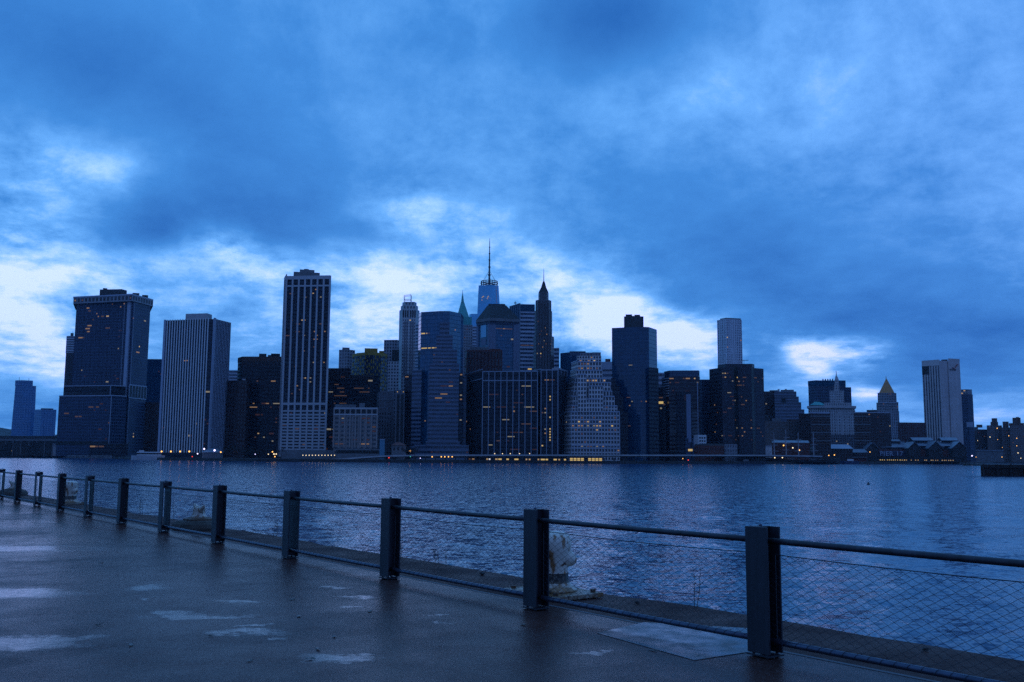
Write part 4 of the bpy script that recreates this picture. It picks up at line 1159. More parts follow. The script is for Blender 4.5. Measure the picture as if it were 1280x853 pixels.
# --- glazed pavilions under the road
t = Tower('glass_pavilion', 'brightly lit yellow glazed pavilion under the elevated road before the ziggurat tower', 'pavilion', 850, 735, None)
Yp = shore_y(735) + 14
t.prism('wall', [(712, Yp), (753, Yp)], 572.4, F_bays, yref=575, back=8, bay=4.2, floor=4.5, key='s').prism('roof', [(711, Yp - 1), (754, Yp - 1)], 571.5, DARKROOF, ybot=572.4, yref=572, back=10)
for k in range(9):
    if k in (4,):
        continue
    t.band(0, 572.9, 576.6, .2, LITS['gold'], 'lit_pane', 's', (k / 9 + .012, k / 9 + .098))
t.band(0, 574.5, 574.9, .4, DARKSTONE, 'transom', 's')
t = Tower('glass_pavilion', 'dim glazed pavilion with broken row of lights under the road left of the bright one', 'pavilion', 850, 660, None)
Yp = shore_y(660) + 14
t.prism('wall', [(584, Yp), (710, Yp)], 573, F_bays, yref=575, back=8, bay=4.2, floor=4.5, key='s').prism('roof', [(583, Yp - 1), (711, Yp - 1)], 572.2, DARKROOF, ybot=573, yref=572.5, back=10)
for px, w_, kd in ((586, 2, 'dim'), (590, 3, 'amber'), (608, 2, 'warm'), (611, 2, 'white'), (619, 3, 'warm'), (623, 4, 'gold'), (633, 3, 'gold'), (643, 5, 'gold'), (657, 2, 'warm'), (661, 2, 'warm'), (672, 2, 'warm'), (676, 5, 'gold'), (682, 3, 'gold'), (692, 4, 'gold'), (698, 2, 'warm'), (705, 2.5, 'gold')):
    f = (px - 584) / 126
    t.band(0, 573.5, 575.3, .25, LITS[kd], 'lit_pane', 's', (f, f + w_ / 126))
for px in (618, 628, 637, 649, 661.5, 677):
    pass

# --- street lamps and lights along the shore
LG = 'street lamps along the far shore'


def lamp(px, py, Y, kind, label, size=.75, group=LG, name='street_lamp'):
    x, z = at(px, py, Y)
    root = empty(name, (x, Y, LAND), label, 'street lamp', group)
    bm = bmesh.new()
    h = z - LAND
    tube(bm, [(0, .5, 0), (0, .5, max(h, 1.5) + .2), (0, 0, max(h, 1.5) + .6)], [.12, .09, .07], 5)
    bm_obj('lamp_post', bm, ANT, root)
    bm = bmesh.new()
    bmesh.ops.create_icosphere(bm, subdivisions=2, radius=size * .8, matrix=Matrix.Translation((0, 0, h)))
    bm_obj('lamp_head', bm, LAMP[kind], root, smooth=True)
    return root


FINL = 'sodium street lamp standing before the white finned tower'
for k, px in enumerate((202, 213.6, 225.2, 236.6)):
    lamp(px, 564.6, shore_y(px) + 8, 'sodium', FINL, .95, 'sodium lamps before the finned tower')
lamp(276, 565.4, shore_y(276) + 8, 'sodium', 'single amber lamp at the right corner of the finned tower', .8)
lamp(255.2, 561.4, shore_y(255) + 8, 'cool', 'violet white floodlight left of the small domed pavilion', .9, None, 'floodlight')
lamp(268.2, 563.2, shore_y(268) + 8, 'cool', 'violet white floodlight above the small domed pavilion', 1.1, None, 'floodlight')
lamp(247, 567.4, shore_y(247) + 6, 'cool', 'low violet white light near the red signal', .7, None, 'floodlight')
lamp(240.3, 571, shore_y(240) + 4, 'red', 'red signal light before the finned tower', .6, None, 'signal_lamp')
lamp(141, 564.8, 1142, 'sodium', 'tall orange flare lamp before the stepped podium', 1.1, None, 'floodlight')
for px, py, kd, lb, sz in ((340.6, 565, 'sodium', 'upper amber lamp left of the tallest pillar tower', .7), (335.4, 568, 'cream', 'pale lamp left of the amber lamp cluster', .55), (342.4, 567.8, 'cream', 'cream lamp low in the cluster by the pillar tower', .75), (345.2, 567.8, 'cream', 'cream lamp nearest the pillar tower base', .7), (343.6, 571, 'sodium', 'orange red low lamp under the cluster by the pillar tower', .65), (319, 568, 'cool', 'faint white lamp among the bare shore trees', .45)):
    lamp(px, py, shore_y(px) + 7, kd, lb, sz)
for k in range(11):
    px = 378.6 + k * 3.95
    lamp(px, 569.3, shore_y(px) + 4, 'cream', 'small warm lamp in the even row along the plinth of the pillar tower', .48, 'row of small plinth lamps')
lamp(486.2, 572.4, shore_y(486) + 4, 'red', 'red traffic light under the road left of the blue tower', .6, None, 'traffic_light')
lamp(512.5, 564, shore_y(512) + 40, 'sodium', 'amber lamp beside the stone plinth pavilion', .9, None)
lamp(513, 571, shore_y(512) + 10, 'green', 'green traffic light under the elevated road', .5, None, 'traffic_light')
for k, px in enumerate((540.2, 551.6, 556, 560.6, 565.2)):
    lamp(px, 571.2, shore_y(px) + 12, 'sodium', 'amber lamp in the row under the road before the blue tower', .62, 'amber lamps under the road')
lamp(525.4, 573, shore_y(525) + 6, 'cool', 'small white lamp under the road left of the amber row', .4, None)
for px in (618.4, 628.2, 637.8, 649.4, 662):
    lamp(px, 567.3, shore_y(px) + 30, 'cream', 'small cream lamp standing on the elevated road', .5, 'cream lamps on the elevated road')
lamp(860.3, 575.3, shore_y(860) + 5, 'red', 'red tail light glow under the right end of the road', .6, None, 'traffic_light')
lamp(853.5, 573.5, shore_y(853) + 8, 'sodium', 'dull orange lamp under the right end of the road', .45, None)
for px, py, kd, lb, sz in ((979.5, 557, 'sodium', 'amber lamp high between the ship masts', .9), (991, 560, 'cream', 'cream lamp right of the middle mast', .85), (999, 563, 'sodium', 'big amber lamp beside the third mast', 1.1), (968.5, 572.4, 'cream', 'cream lamp on the quay left of the ship', .75), (978, 572.2, 'cream', 'second cream quay lamp closer to the ship', .8), (1036, 569.5, 'sodium', 'amber lamp over the ship stern', .7), (1043, 569, 'sodium', 'amber lamp at the tip of the ship stern', .8)):
    lamp(px, py, shore_y(px) + 16, kd, lb, sz)
for px, py, kd, lb, sz, Y in ((1087.5, 565.2, 'sodium', 'amber lamp at the left gable of the pier mall', .7, 925), (1086.6, 571.4, 'sodium', 'low amber lamp under the left gable', .55, 925), (1215, 570, 'cool', 'white lamp right of the pier mall', 1.0, 960), (1204.5, 570.4, 'cream', 'cream lamp at the right end of the pier mall', .5, 950), (1201.5, 549.5, 'sodium', 'amber lamp under the tall end slab', .9, 1100), (1220, 571.6, 'sodium', 'low amber lamp right of the white one', .5, 960),
                              (1237.5, 546.5, 'cream', 'cream lamp under the stepped housing crown', .9, 1180), (1246.5, 535.5, 'sodium', 'orange lamp high on the housing blocks', .9, 1180), (1222, 551, 'cream', 'small pale lamp under the housing stub', .55, 1180), (1247, 549.5, 'sodium', 'small dull lamp under the stepped housing crown', .5, 1180), (1261, 545, 'sodium', 'amber lamp under the tank house', .8, 1180),
                              (1271, 548, 'sodium', 'upper orange lamp by the right edge', .8, 1180), (1271, 557.5, 'sodium', 'lower orange lamp by the right edge', .8, 1180), (1272.6, 566.4, 'cream', 'bright cream lamp near the right edge of the far shore', .9, 1100), (1253, 559.5, 'sodium', 'small amber lamp on the dark warehouse', .5, 1180), (1252.5, 571.5, 'sodium', 'amber lamp low by the pale shed', .6, 960), (1276, 573, 'cream', 'low cream lamp by the right edge', .6, 950)):
    lamp(px, py, Y + (390 if Y == 1180 and px > 1210 else 250 if Y < 1000 else 300), kd, lb, sz)

# --- domed pavilion, bare trees
t = Tower('domed_pavilion', 'small round pavilion with low domed roof by the finned tower', 'pavilion', 880, 262, None)
Yd = shore_y(262) + 14
xd, zd = at(262, 566, Yd)
bm = bmesh.new()
zc = zd - LAND
lathe(bm, [(9, 0), (9, zc)], 24, M=Matrix.Translation((xd - t.o.x, Yd + 9 - t.o.y, 0)))
bm_obj('wall', bm, F_old, t.root)
bm = bmesh.new()
lathe(bm, [(9.6, zc), (9.4, zc + .5), (7, zc + 2.2), (3, zc + 3.6), (.3, zc + 4)], 24, M=Matrix.Translation((xd - t.o.x, Yd + 9 - t.o.y, 0)))
bm_obj('domed_roof', bm, ROOFMETAL, t.root, smooth=True)
rnd = random.Random(5)
BARK = plain('dark_bark', (.05, .04, .035), .9, 0, .3, 1)


def bare_tree(seed, h):
    rr = random.Random(seed)
    bt, bc = bmesh.new(), bmesh.new()
    tube(bt, [(0, 0, 0), (.1, 0, h * .25), (0, .1, h * .45)], [.28, .22, .16], 6)

    def grow(p, d, L, r, lev):
        q = p + d * L
        tube(bc, [p, p + d * L * .5 + Vector((rr.uniform(-.1, .1), rr.uniform(-.1, .1), .05)) * L, q], [r, r * .75, r * .5], 4)
        if lev < 4:
            for _ in range(3 if lev < 3 else 4):
                nd = (d + Vector((rr.uniform(-.8, .8), rr.uniform(-.8, .8), rr.uniform(-.2, .6)))).normalized()
                grow(p + d * L * rr.uniform(.55, 1), nd, L * rr.uniform(.55, .8), max(r * .6, .035), lev + 1)
    for k in range(6):
        a = k * 1.05 + rr.uniform(-.3, .3)
        grow(Vector((0, 0, h * rr.uniform(.25, .45))), Vector((math.cos(a) * .7, math.sin(a) * .7, .9)).normalized(), h * .26, .11, 0)
    out = []
    for nm, b_ in (('trunk', bt), ('crown', bc)):
        me = D.meshes.new(nm)
        b_.to_mesh(me)
        b_.free()
        me.materials.append(BARK)
        out.append((nm, me))
    return out


forms = [bare_tree(s_, 11) for s_ in (1, 2, 3)]
k = 0
for px in (283, 288.5, 294, 299, 305, 309.5, 315, 321, 326, 331.5, 351, 509, 518):
    Y = shore_y(px) + rnd.uniform(14, 26)
    x, _ = at(px, 565, Y)
    lab = 'bare dark tree on the shore strip between the finned and the tallest pillar tower' if px < 360 else 'bare dark tree beside the stone plinth pavilion'
    o = empty('bare_tree', (x, Y, LAND), lab, 'tree', 'bare trees on the far shore' if px < 360 else 'bare trees by the plinth pavilion', rnd.uniform(0, 6))
    s_ = rnd.uniform(.7, 1.05)
    o.scale = (s_, s_, s_)
    for nm, me in forms[k % 3]:
        mesh_obj(nm, me, o)
    k += 1

# --- pier mall with lettering
t = Tower('pier_mall', 'long pier mall with pale metal gable roofs, lettering and a row of deck lights', 'pier mall', 950, 1145, None, 250)
t.prism('wall', [(1086, 940), (1205, 930)], 562.5, REDBRICK, yref=566, back=40, key='s')
t.prism('upper_gallery', [(1097, 946), (1204, 938)], 559, F_brown, ybot=563, yref=560, back=26, key='u')


def gable(name, xa_, xb_, ye, yr, Y, depth, mat, ends=DARKSTONE):
    """ridge runs left to right"""
    Y = Y + t.dy
    x0, ze = at(xa_, ye, Y)
    x1, _ = at(xb_, ye, Y)
    zr = at((xa_ + xb_) / 2, yr, Y + depth / 2)[1]
    o = t.o
    bm = bmesh.new()
    for y0, y1, za_, zb_ in ((Y, Y + depth / 2, ze, zr), (Y + depth, Y + depth / 2, ze, zr)):
        lo = [Vector((x0 - o.x, y0 - o.y, za_ - o.z)), Vector((x1 - o.x, y0 - o.y, za_ - o.z)), Vector((x1 - o.x, y1 - o.y, zb_ - o.z)), Vector((x0 - o.x, y1 - o.y, zb_ - o.z))]
        up = [v + Vector((0, 0, .5)) for v in lo]
        A = [bm.verts.new(v) for v in lo]
        B = [bm.verts.new(v) for v in up]
        for k in range(4):
            bm.faces.new((A[k], A[(k + 1) % 4], B[(k + 1) % 4], B[k]))
        bm.faces.new(A[::-1])
        bm.faces.new(B)
    bm_obj(name, bm, mat, t.root)


def front_gable(name, xc, half, ye, yr, Y, depth, mat):
    """gable wall facing the water with its own short roof"""
    Y = Y + t.dy
    x0, ze = at(xc - half, ye, Y)
    x1, _ = at(xc + half, ye, Y)
    xm, zr = at(xc, yr, Y)
    o = t.o
    bm = bmesh.new()
    A = [bm.verts.new((x - o.x, Y - o.y, z - o.z)) for x, z in ((x0, LAND), (x1, LAND), (x1, ze), (xm, zr), (x0, ze))]
    B = [bm.verts.new((x - o.x, Y + depth - o.y, z - o.z)) for x, z in ((x0, LAND), (x1, LAND), (x1, ze), (xm, zr), (x0, ze))]
    bm.faces.new(A)
    bm.faces.new(B[::-1])
    for k in range(5):
        bm.faces.new((A[k], A[(k + 1) % 5], B[(k + 1) % 5], B[k]))
    bm_obj(name, bm, DARKSTONE, t.root)
    bm = bmesh.new()
    e = (x1 - x0) * .06
    for (xa_, za_), (xb_, zb_) in (((x0 - e, ze - .5), (xm, zr + .3)), ((x1 + e, ze - .5), (xm, zr + .3))):
        q = [(xa_, za_, Y - 1.2), (xb_, zb_, Y - 1.2), (xb_, zb_, Y + depth), (xa_, za_, Y + depth)]
        A = [bm.verts.new((x - o.x, y - o.y, z - o.z)) for x, z, y in q]
        B = [bm.verts.new((x - o.x, y - o.y, z + .5 - o.z)) for x, z, y in q]
        for k in range(4):
            bm.faces.new((A[k], A[(k + 1) % 4], B[(k + 1) % 4], B[k]))
        bm.faces.new(A[::-1])
        bm.faces.new(B)
    bm_obj(name + '_roof', bm, mat, t.root)


gable('main_roof', 1096, 1137, 559.4, 552.6, 941, 34, ROOFMETAL)
gable('main_roof', 1146, 1166, 557.6, 553.5, 936, 30, ROOFMETAL)
gable('main_roof', 1170, 1199, 557.8, 553.5, 932, 30, ROOFMETAL)
gable('clerestory_roof', 1112, 1126, 552, 550, 952, 8, ROOFMETAL)
gable('clerestory_roof', 1141, 1167, 551, 547.6, 946, 14, ROOFMETAL)
gable('clerestory_roof', 1177, 1198, 551, 547.6, 942, 14, ROOFMETAL)
gable('clerestory_roof', 1087.5, 1099, 552.6, 549.6, 950, 10, ROOFMETAL)
t.block('clerestory', 1142, 1166, 551, 556, 948, 10, DARKSTONE).block('clerestory', 1178, 1197, 551, 556, 944, 10, DARKSTONE).block('clerestory', 1088.5, 1098, 552.4, 557, 951, 8, DARKSTONE).block('clerestory', 1113, 1125, 551.9, 556, 953, 6, DARKSTONE)
front_gable('gable_front', 1090.5, 7.5, 561, 554, 930, 26, ROOFMETAL)
front_gable('gable_front', 1143, 7.5, 560.5, 553, 927, 24, ROOFMETAL)
front_gable('gable_front', 1169.5, 8.5, 560.5, 552.4, 925, 24, ROOFMETAL)
front_gable('gable_front', 1199, 9, 560.5, 552.8, 923, 24, ROOFMETAL)
t.prism('lower_gallery', [(1084, 921), (1206, 912)], 571.5, BLACK, yref=573, back=14, key='lg')
t.prism('deck', [(1080, 905), (1212, 893)], 576.6, TIMBER, ybot=578, yref=577, back=50, key='d')
t.bars(0, 30, .7, .7, 577.5, 580.6, TIMBER, 'pile', 'd', off=-1.5)
rnd = random.Random(8)
for k in range(34):
    px = 1100 + k * 2.75 + rnd.uniform(-.5, .5)
    if k in (13, 15, 18, 19, 22, 27):
        continue
    f = (px - 1084) / 122
    if f < .985:
        t.band(0, 574.9, 575.9, .4, LITS['gold' if k < 12 else 'warm'], 'deck_light', 'lg', (f, f + rnd.uniform(.006, .011)))
t.band(0, 564, 570.6, .3, plain('sign_board', (.05, .05, .09), .7, 0, .2, .3), 'sign_board', 's', (.105, .39))
a_, d_, nrm, L, *_ = t.seg('s', 0)
x_, z_ = at(1099.6, 569.8, 938 + t.dy)
yy_ = (a_ + d_ * ((x_ - a_.x) / d_.x) + nrm * .7).y
lettering('PIER 17', 8.0, plain('pale_letters', (.42, .45, .55), .6, 0, .08, 1), t.root, (x_ - t.o.x, yy_ - t.o.y, z_ - t.o.z), math.atan2(d_.y, d_.x), .2, 1.12, .14)

# --- market sheds and ship left of the mall
t = low('wide pale barrel roofed market shed between the ship and the pier mall', [(1019, 955), (1066, 950)], 560.5, F_brown, 950, back=24)
t.hip('roof', (1017, 1067, 560.8), (1022, 1060, 555.6), plain('pale_roof', (.34, .38, .46), .6, 0, .15, .2), 24, 949, taperY=.45)
t = low('second lower pale roofed shed right of the barrel roofed market shed', [(1064, 940), (1084, 936)], 565.5, F_brown, 938, back=20)
t.hip('roof', (1063, 1085, 565.8), (1067, 1081, 561.6), ROOFMETAL, 20, 936, taperY=.45)
t = low('red low deck house on the quay beside the pier mall', [(1066, 915), (1083, 912)], 572.2, plain('red_boards', (.2, .05, .045), .7, 0, .2, .3), 912, back=8)
t.block('roof', 1065, 1084, 571.4, 572.4, 910, 10, MIDCONC)
t = low('low dark gabled quay sheds behind the ship masts', [(1003, 930), (1020, 926)], 562, F_brown, 928, back=12)
t.hip('roof', (1002, 1021, 562), (1006, 1017, 558.4), DARKROOF, 12, 926, taperY=.45)

t = Tower('sailing_ship', 'dark hulled sailing ship with bare masts and crossed yards at the quay', 'sailing ship', 880, 1010, None, 0)
Ys = shore_y(1010) - 16
o = t.o
x0, zdk = at(958, 574.8, Ys)
x1, _ = at(1050, 574, Ys)
nst = 24
bm = bmesh.new()
rings = []
for k in range(nst + 1):
    f = k / nst
    x = x0 + (x1 - x0) * f
    wdt = 5.2 * (max(0, 1 - abs(2 * f - 1) ** 3)) ** .6 + .15
    sheer = 2.4 * (2 * f - 1) ** 2
    rings.append([bm.verts.new((x - o.x + (f - .5) * 3 * zf, Ys + 6 + wdt * s_ * wf - o.y, z - o.z)) for s_, wf, z, zf in
                  ((-1, 1, zdk + sheer, 1), (-1, .95, zdk - 2, .6), (-1, .6, WATER - .5, 0), (1, .6, WATER - .5, 0), (1, .95, zdk - 2, .6), (1, 1, zdk + sheer, 1))])
for a, b in zip(rings[:-1], rings[1:]):
    for k in range(6):
        bm.faces.new((a[k], a[(k + 1) % 6], b[(k + 1) % 6], b[k]))
bm.faces.new(rings[0])
bm.faces.new(rings[-1][::-1])
bm_obj('hull', bm, plain('black_hull', (.03, .03, .035), .5, 0, .3, .3), t.root)
t.block('deckhouse', 985, 993, 572.6, 576, Ys + 4, 4, WHITE).block('deckhouse', 1012, 1020, 573, 576, Ys + 4, 4, PALE).block('deckhouse', 1030, 1042, 572.2, 576, Ys + 4, 4, TIMBER)
MAST = plain('pale_mast', (.42, .4, .42), .6, 0, .2, .3)
for px, yt in ((968, 541), (983, 537.5), (998.5, 541), (1017.5, 540)):
    t.spike('mast', px, yt, 576, Ys + 6, .7, .35, MAST, 8)
    for fy in (.25, .45, .66):
        yy_ = yt + (576 - yt) * fy
        hw = 3 + 3.5 * fy
        xa_, za_ = at(px - hw, yy_, Ys + 5.5)
        xb_, _ = at(px + hw, yy_, Ys + 5.5)
        bm = bmesh.new()
        tube(bm, [(xa_ - o.x, Ys + 5.4 - o.y, za_ - o.z), ((xa_ + xb_) / 2 - o.x, Ys + 5.4 - o.y, za_ - o.z + .1), (xb_ - o.x, Ys + 5.4 - o.y, za_ - o.z)], [.18, .26, .18], 5)
        bm_obj('yard', bm, MAST, t.root)
bm = bmesh.new()
for px, yt in ((968, 541), (983, 537.5), (998.5, 541), (1017.5, 540)):
    xm, zm = at(px, yt + 3, Ys + 6)
    for e in (-9, 9):
        xe, ze = at(px + e, 575, Ys + 6)
        tube(bm, [(xm - o.x, Ys + 6 - o.y, zm - o.z), (xe - o.x, Ys + (1.5 if e < 0 else 10) - o.y, ze - o.z)], .06, 3)
bm_obj('rigging', bm, ANT, t.root)
t = Tower('moored_boat', 'low moored workboat between the sailing ship and the red deck house', 'boat', 880, 1060, None, 122)
t.prism('hull', [(1050, 892), (1056, 886), (1074, 886)], 576.4, plain('blue_hull', (.03, .05, .12), .5, 0, .3, .3), yref=578, back=6, ybot=581).prism('cabin', [(1059, 888), (1067, 888)], 574, WHITE, ybot=576.6, yref=575, back=4).spike('mast', 1063, 569, 574.2, 890, .15, .1)
t = Tower('moored_barge', 'low dark barge alongside the quay ahead of the sailing ship', 'barge', 875, 945, None, 22)
t.prism('hull', [(925, 872), (958, 870)], 577, plain('barge_steel', (.04, .045, .06), .6, 0, .3, .3), yref=578, back=8, ybot=581.5).prism('cabin', [(929, 874), (936, 874)], 574.6, MIDCONC, ybot=577.2, yref=576, back=4)
# tug at the far left and small float
x, y = gnd(8, 572.4, WATER)
y = 1150
x = at(8, 571, y)[0]
rt = empty('small_boat', (x, y, WATER), 'tiny dark boat far off on the water at the left', 'boat')
bm = bmesh.new()
for a, b, c in ((-2.2, 2.6, 1.0),):
    rings = []
    for k in range(9):
        f = k / 8
        wd = 1.1 * (1 - max(0, f - .5) ** 2 * 3.8)
        rings.append([bm.verts.new((a + (b - a) * f, wd * s_, z)) for s_, z in ((-1, 1 + f * .4), (-.6, -.3), (.6, -.3), (1, 1 + f * .4))])
    for p, q in zip(rings[:-1], rings[1:]):
        for k in range(4):
            bm.faces.new((p[k], p[(k + 1) % 4], q[(k + 1) % 4], q[k]))
    bm.faces.new(rings[0])
    bm.faces.new(rings[-1][::-1])
bm_obj('hull', bm, ANT, rt)
bm = bmesh.new()
box(bm, -1.2, .6, -.7, .7, 1, 2.2, bevel=.1)
bm_obj('cabin', bm, ANT, rt)
x, y = gnd(1085.5, 606, WATER)
bm = bmesh.new()
lathe(bm, [(.02, -.3), (.3, -.15), (.36, .05), (.3, .25), (.12, .36), (.09, .6), (.02, .62)], 14)
o = bm_obj('mooring_buoy', bm, ANT, loc=(x, y, WATER), smooth=True)
tag(o, 'tiny dark buoy floating alone on the right half of the river', 'buoy')

# --- old timber pier at the right edge
x0, y0 = gnd(1228, 595.5, WATER)
x1 = at(1420, 590, y0)[0]
zt = at(1229, 580.6, y0)[1]
rt = empty('timber_pier', (x0, y0, WATER), 'dark timber pier end jutting in from the right edge', 'pier')
bm = bmesh.new()
box(bm, 0, x1 - x0, 0, 14, zt - WATER - .55, zt - WATER)
bm_obj('pier_deck', bm, TIMBER, rt)
bm = bmesh.new()
rnd = random.Random(4)
for k in range(int((x1 - x0) / .62)):
    xx = .2 + k * .62 + rnd.uniform(-.05, .05)
    box(bm, xx - .27, xx + .27, .35, .8, -2, zt - WATER - .56)
bm_obj('sheet_planking', bm, TIMBER, rt)
for k in range(12):
    xx = .4 + k * (x1 - x0 - .8) / 11
    bm = bmesh.new()
    tube(bm, [(xx, -.1, -2), (xx + .03, -.12, zt - WATER + rnd.uniform(-.1, .25))], [.3, .26], 8)
    bm_obj('pile', bm, TIMBER, rt)
bm = bmesh.new()
box(bm, 0, x1 - x0, -.45, -.1, zt - WATER - 1.1, zt - WATER - .7)
bm_obj('fender_beam', bm, TIMBER, rt)

# ------------------------------------------------------------------ water with real waves
rng = np.random.default_rng(2)
nr, na = 330, 300
rr = 6.0 * (7000 / 6.0) ** (np.linspace(0, 1, nr))
aa = np.linspace(-1.25, 1.25, na)
RR, AA = np.meshgrid(rr, aa, indexing='ij')
X, Y = RR * np.sin(AA), RR * np.cos(AA) - 2
Z = np.zeros_like(X)
cell = np.maximum(RR * (2.5 / na), RR * math.log(7000 / 6.0) / nr)
for k in range(54):
    lam = 0.5 * 1.07 ** (k * 1.0) * rng.uniform(.9, 1.1)
    lam = min(lam, 16)
    th = rng.normal(0.35, .75)
    A = lam * 0.0065 * min(1, (3.0 / lam) ** .5)
    kx, ky = 2 * math.pi / lam * math.sin(th), 2 * math.pi / lam * math.cos(th)
    fade = np.clip((lam / cell - 2.5) / 2.5, 0, 1)
    ph = rng.uniform(0, 6.28)
    s_ = np.sin(kx * X + ky * Y + ph + .8 * np.sin(.11 * X * rng.uniform(.5, 1.5) + .07 * Y + ph))
    Z += fade * A * (1 - 2 * np.abs(s_) ** 1.3 * .5 - .3)
me = D.meshes.new('river_water')
V = np.stack([X, Y, Z + WATER], -1).reshape(-1, 3)
idx = np.arange(nr * na).reshape(nr, na)
Fq = np.stack([idx[:-1, :-1], idx[:-1, 1:], idx[1:, 1:], idx[1:, :-1]], -1).reshape(-1, 4)
me.vertices.add(len(V))
me.vertices.foreach_set('co', V.ravel())
me.loops.add(Fq.size)
me.loops.foreach_set('vertex_index', Fq[:, ::-1].ravel().astype(np.int32))
me.polygons.add(len(Fq))
me.polygons.foreach_set('loop_start', np.arange(0, Fq.size, 4, dtype=np.int32))
me.polygons.foreach_set('loop_total', np.full(len(Fq), 4, dtype=np.int32))
me.update()
me.validate()
m, t_, b = newmat('river')
co = t_.new('ShaderNodeNewGeometry').outputs['Position']
# ripples finer than the mesh: slope sampled straight from noise, so it keeps its strength with distance
slope = None
for vec, sc, det, amt in (((.8, 1.1, 1), 5.0, 2, .4), ((.7, 1.15, 1), 1.9, 2, .5), ((.6, 1.2, 1), .6, 2, .2)):
    nn_ = t_.vm('SCALE', t_.vm('SUBTRACT', t_.noise(t_.vm('MULTIPLY', co, vec), sc, det, .6, out=1), (.5, .5, .5)), scale=amt)
    slope = nn_ if slope is None else t_.vm('ADD', slope, nn_)
# cat's paws: wind roughens some stretches of the river more than others
gust = t_.mr(t_.noise(t_.vm('MULTIPLY', co, (.5, 1.6, 1)), .011, 4, .6), .35, .65, .9, 1.12)
slope = t_.vm('MULTIPLY', t_.vm('SCALE', slope, scale=gust), (.95, 1.75, 0))
nrm_ = t_.vm('NORMALIZE', t_.vm('ADD', t_.new('ShaderNodeNewGeometry').outputs['Normal'], slope))
t_.l.new(nrm_, b.inputs['Normal'])
b.inputs['Base Color'].default_value = (.01, .06, .14, 1)
b.inputs['Specular Tint'].default_value = (.2, .84, 1, 1)
b.inputs['Roughness'].default_value = .14
b.inputs['IOR'].default_value = 1.34
o = mesh_obj('river_water', me, None, (0, 0, 0), m, smooth=True)
tag(o, kind='structure')

# ------------------------------------------------------------------ near pier
U = Vector((-0.6083, 0.7937))
NN = Vector((0.7937, 0.6083))
P0 = Vector((2.0833, 8.2125))
ANG = math.atan2(U.y, U.x)


def onp(a, p, z=0.0):
    q = P0 + U * a + NN * p
    return Vector((q.x, q.y, z))


SEAM, EDGE = .36, 1.72


def slab(name, p0, p1, a0, a1, z, thick, mat, jag=0):
    rr = random.Random(21)
    bm = bmesh.new()
    n = 160 if jag else 1
    A, B, A2, B2 = [], [], [], []
    for k in range(n + 1):
        a = a0 + (a1 - a0) * k / n
        j = (rr.uniform(-jag, jag) + jag * 1.6 * math.sin(a * .37) * math.sin(a * 1.3)) if jag else 0
        A.append(bm.verts.new(onp(a, p0, z)))
        B.append(bm.verts.new(onp(a, p1 + j, z - (abs(j) * .3 if jag else 0))))
        A2.append(bm.verts.new(onp(a, p0, z - thick)))
        B2.append(bm.verts.new(onp(a, p1 + j * .4, z - thick)))
    for k in range(n):
        bm.faces.new((A[k], A[k + 1], B[k + 1], B[k]))
        bm.faces.new((B[k], B[k + 1], B2[k + 1], B2[k]))
        bm.faces.new((A[k], A2[k], A2[k + 1], A[k + 1]))
    bm.faces.new((A[0], B[0], B2[0], A2[0]))
    bm.faces.new((A[n], A2[n], B2[n], B[n]))
    return bm_obj(name, bm, mat)


# wet deck
m, t_, b = newmat('wet_asphalt')
pos = t_.new('ShaderNodeNewGeometry').outputs['Position']
grain = t_.noise(pos, 70, 3, .75)
grit = t_.noise(pos, 30, 5, .8)
mid = t_.noise(pos, 2.2, 5, .62)
big = t_.noise(pos, .42, 5, .6, dist=.4)
basec = t_.mix(t_.mr(big, .35, .65, 0, 1), (0.115, 0.042, 0.03, 1), (0.06, 0.025, 0.021, 1))
agg = t_.mr(grit, .52, .66, 0, 1)
basec = t_.mix(t_.m('MULTIPLY', agg, .75), basec, (0.17, 0.14, 0.14, 1))
basec = t_.mix(t_.mr(mid, .3, .7, .35, 0), basec, (0.02, 0.017, 0.018, 1))
# standing water: listed shallow dips plus scattered small ones
pud = t_.mr(t_.noise(pos, 1.5, 3, .5, dist=.8), .68, .8, 0, .7)
warp = t_.vm('ADD', pos, t_.vm('SCALE', t_.vm('SUBTRACT', t_.noise(pos, 2.6, 4, .65, out=1), (.5, .5, .5)), scale=.9))
sepw = t_.new('ShaderNodeSeparateXYZ')
t_.l.new(warp, sepw.inputs[0])
for (px, py, rx, ry) in ((5, 742, 1.3, .42), (15, 804, .95, .3), (60, 800, .6, .16), (185, 734, .3, .30), (215, 766, .28, .1), (185, 748, .12, .08), (420, 735, .28, .09), (445, 747, .3, .12), (440, 760, .2, .06), (310, 790, .5, .16), (420, 822, .5, .12), (315, 782, .3, .06), (345, 798, .12, .05), (560, 768, .12, .05), (110, 797, .12, .05), (20, 686, 2.2, .5), (60, 684, 1.2, .25), (250, 770, .8, .14), (740, 815, .25, .06), (540, 780, .12, .05), (300, 752, .35, .09)):
    gx, gy = gnd(px, py)
    rx, ry = rx * .85, ry * .8
    dx = t_.m('DIVIDE', t_.m('SUBTRACT', sepw.outputs[0], gx), rx)
    dy = t_.m('DIVIDE', t_.m('SUBTRACT', sepw.outputs[1], gy), ry * 1.6)
    rr_ = t_.m('ADD', t_.m('MULTIPLY', dx, dx), t_.m('MULTIPLY', dy, dy))
    pud = t_.m('MAXIMUM', pud, t_.mr(rr_, 0, 1.5, 1, 0, True))
damp = t_.mr(t_.m('ADD', t_.m('MULTIPLY', big, .6), t_.m('MULTIPLY', mid, .4)), .36, .64, .18, .42)
damp = t_.m('ADD', damp, t_.mr(grain, .3, .7, -.1, .1))
speck = t_.noise(pos, 11, 4, .7)
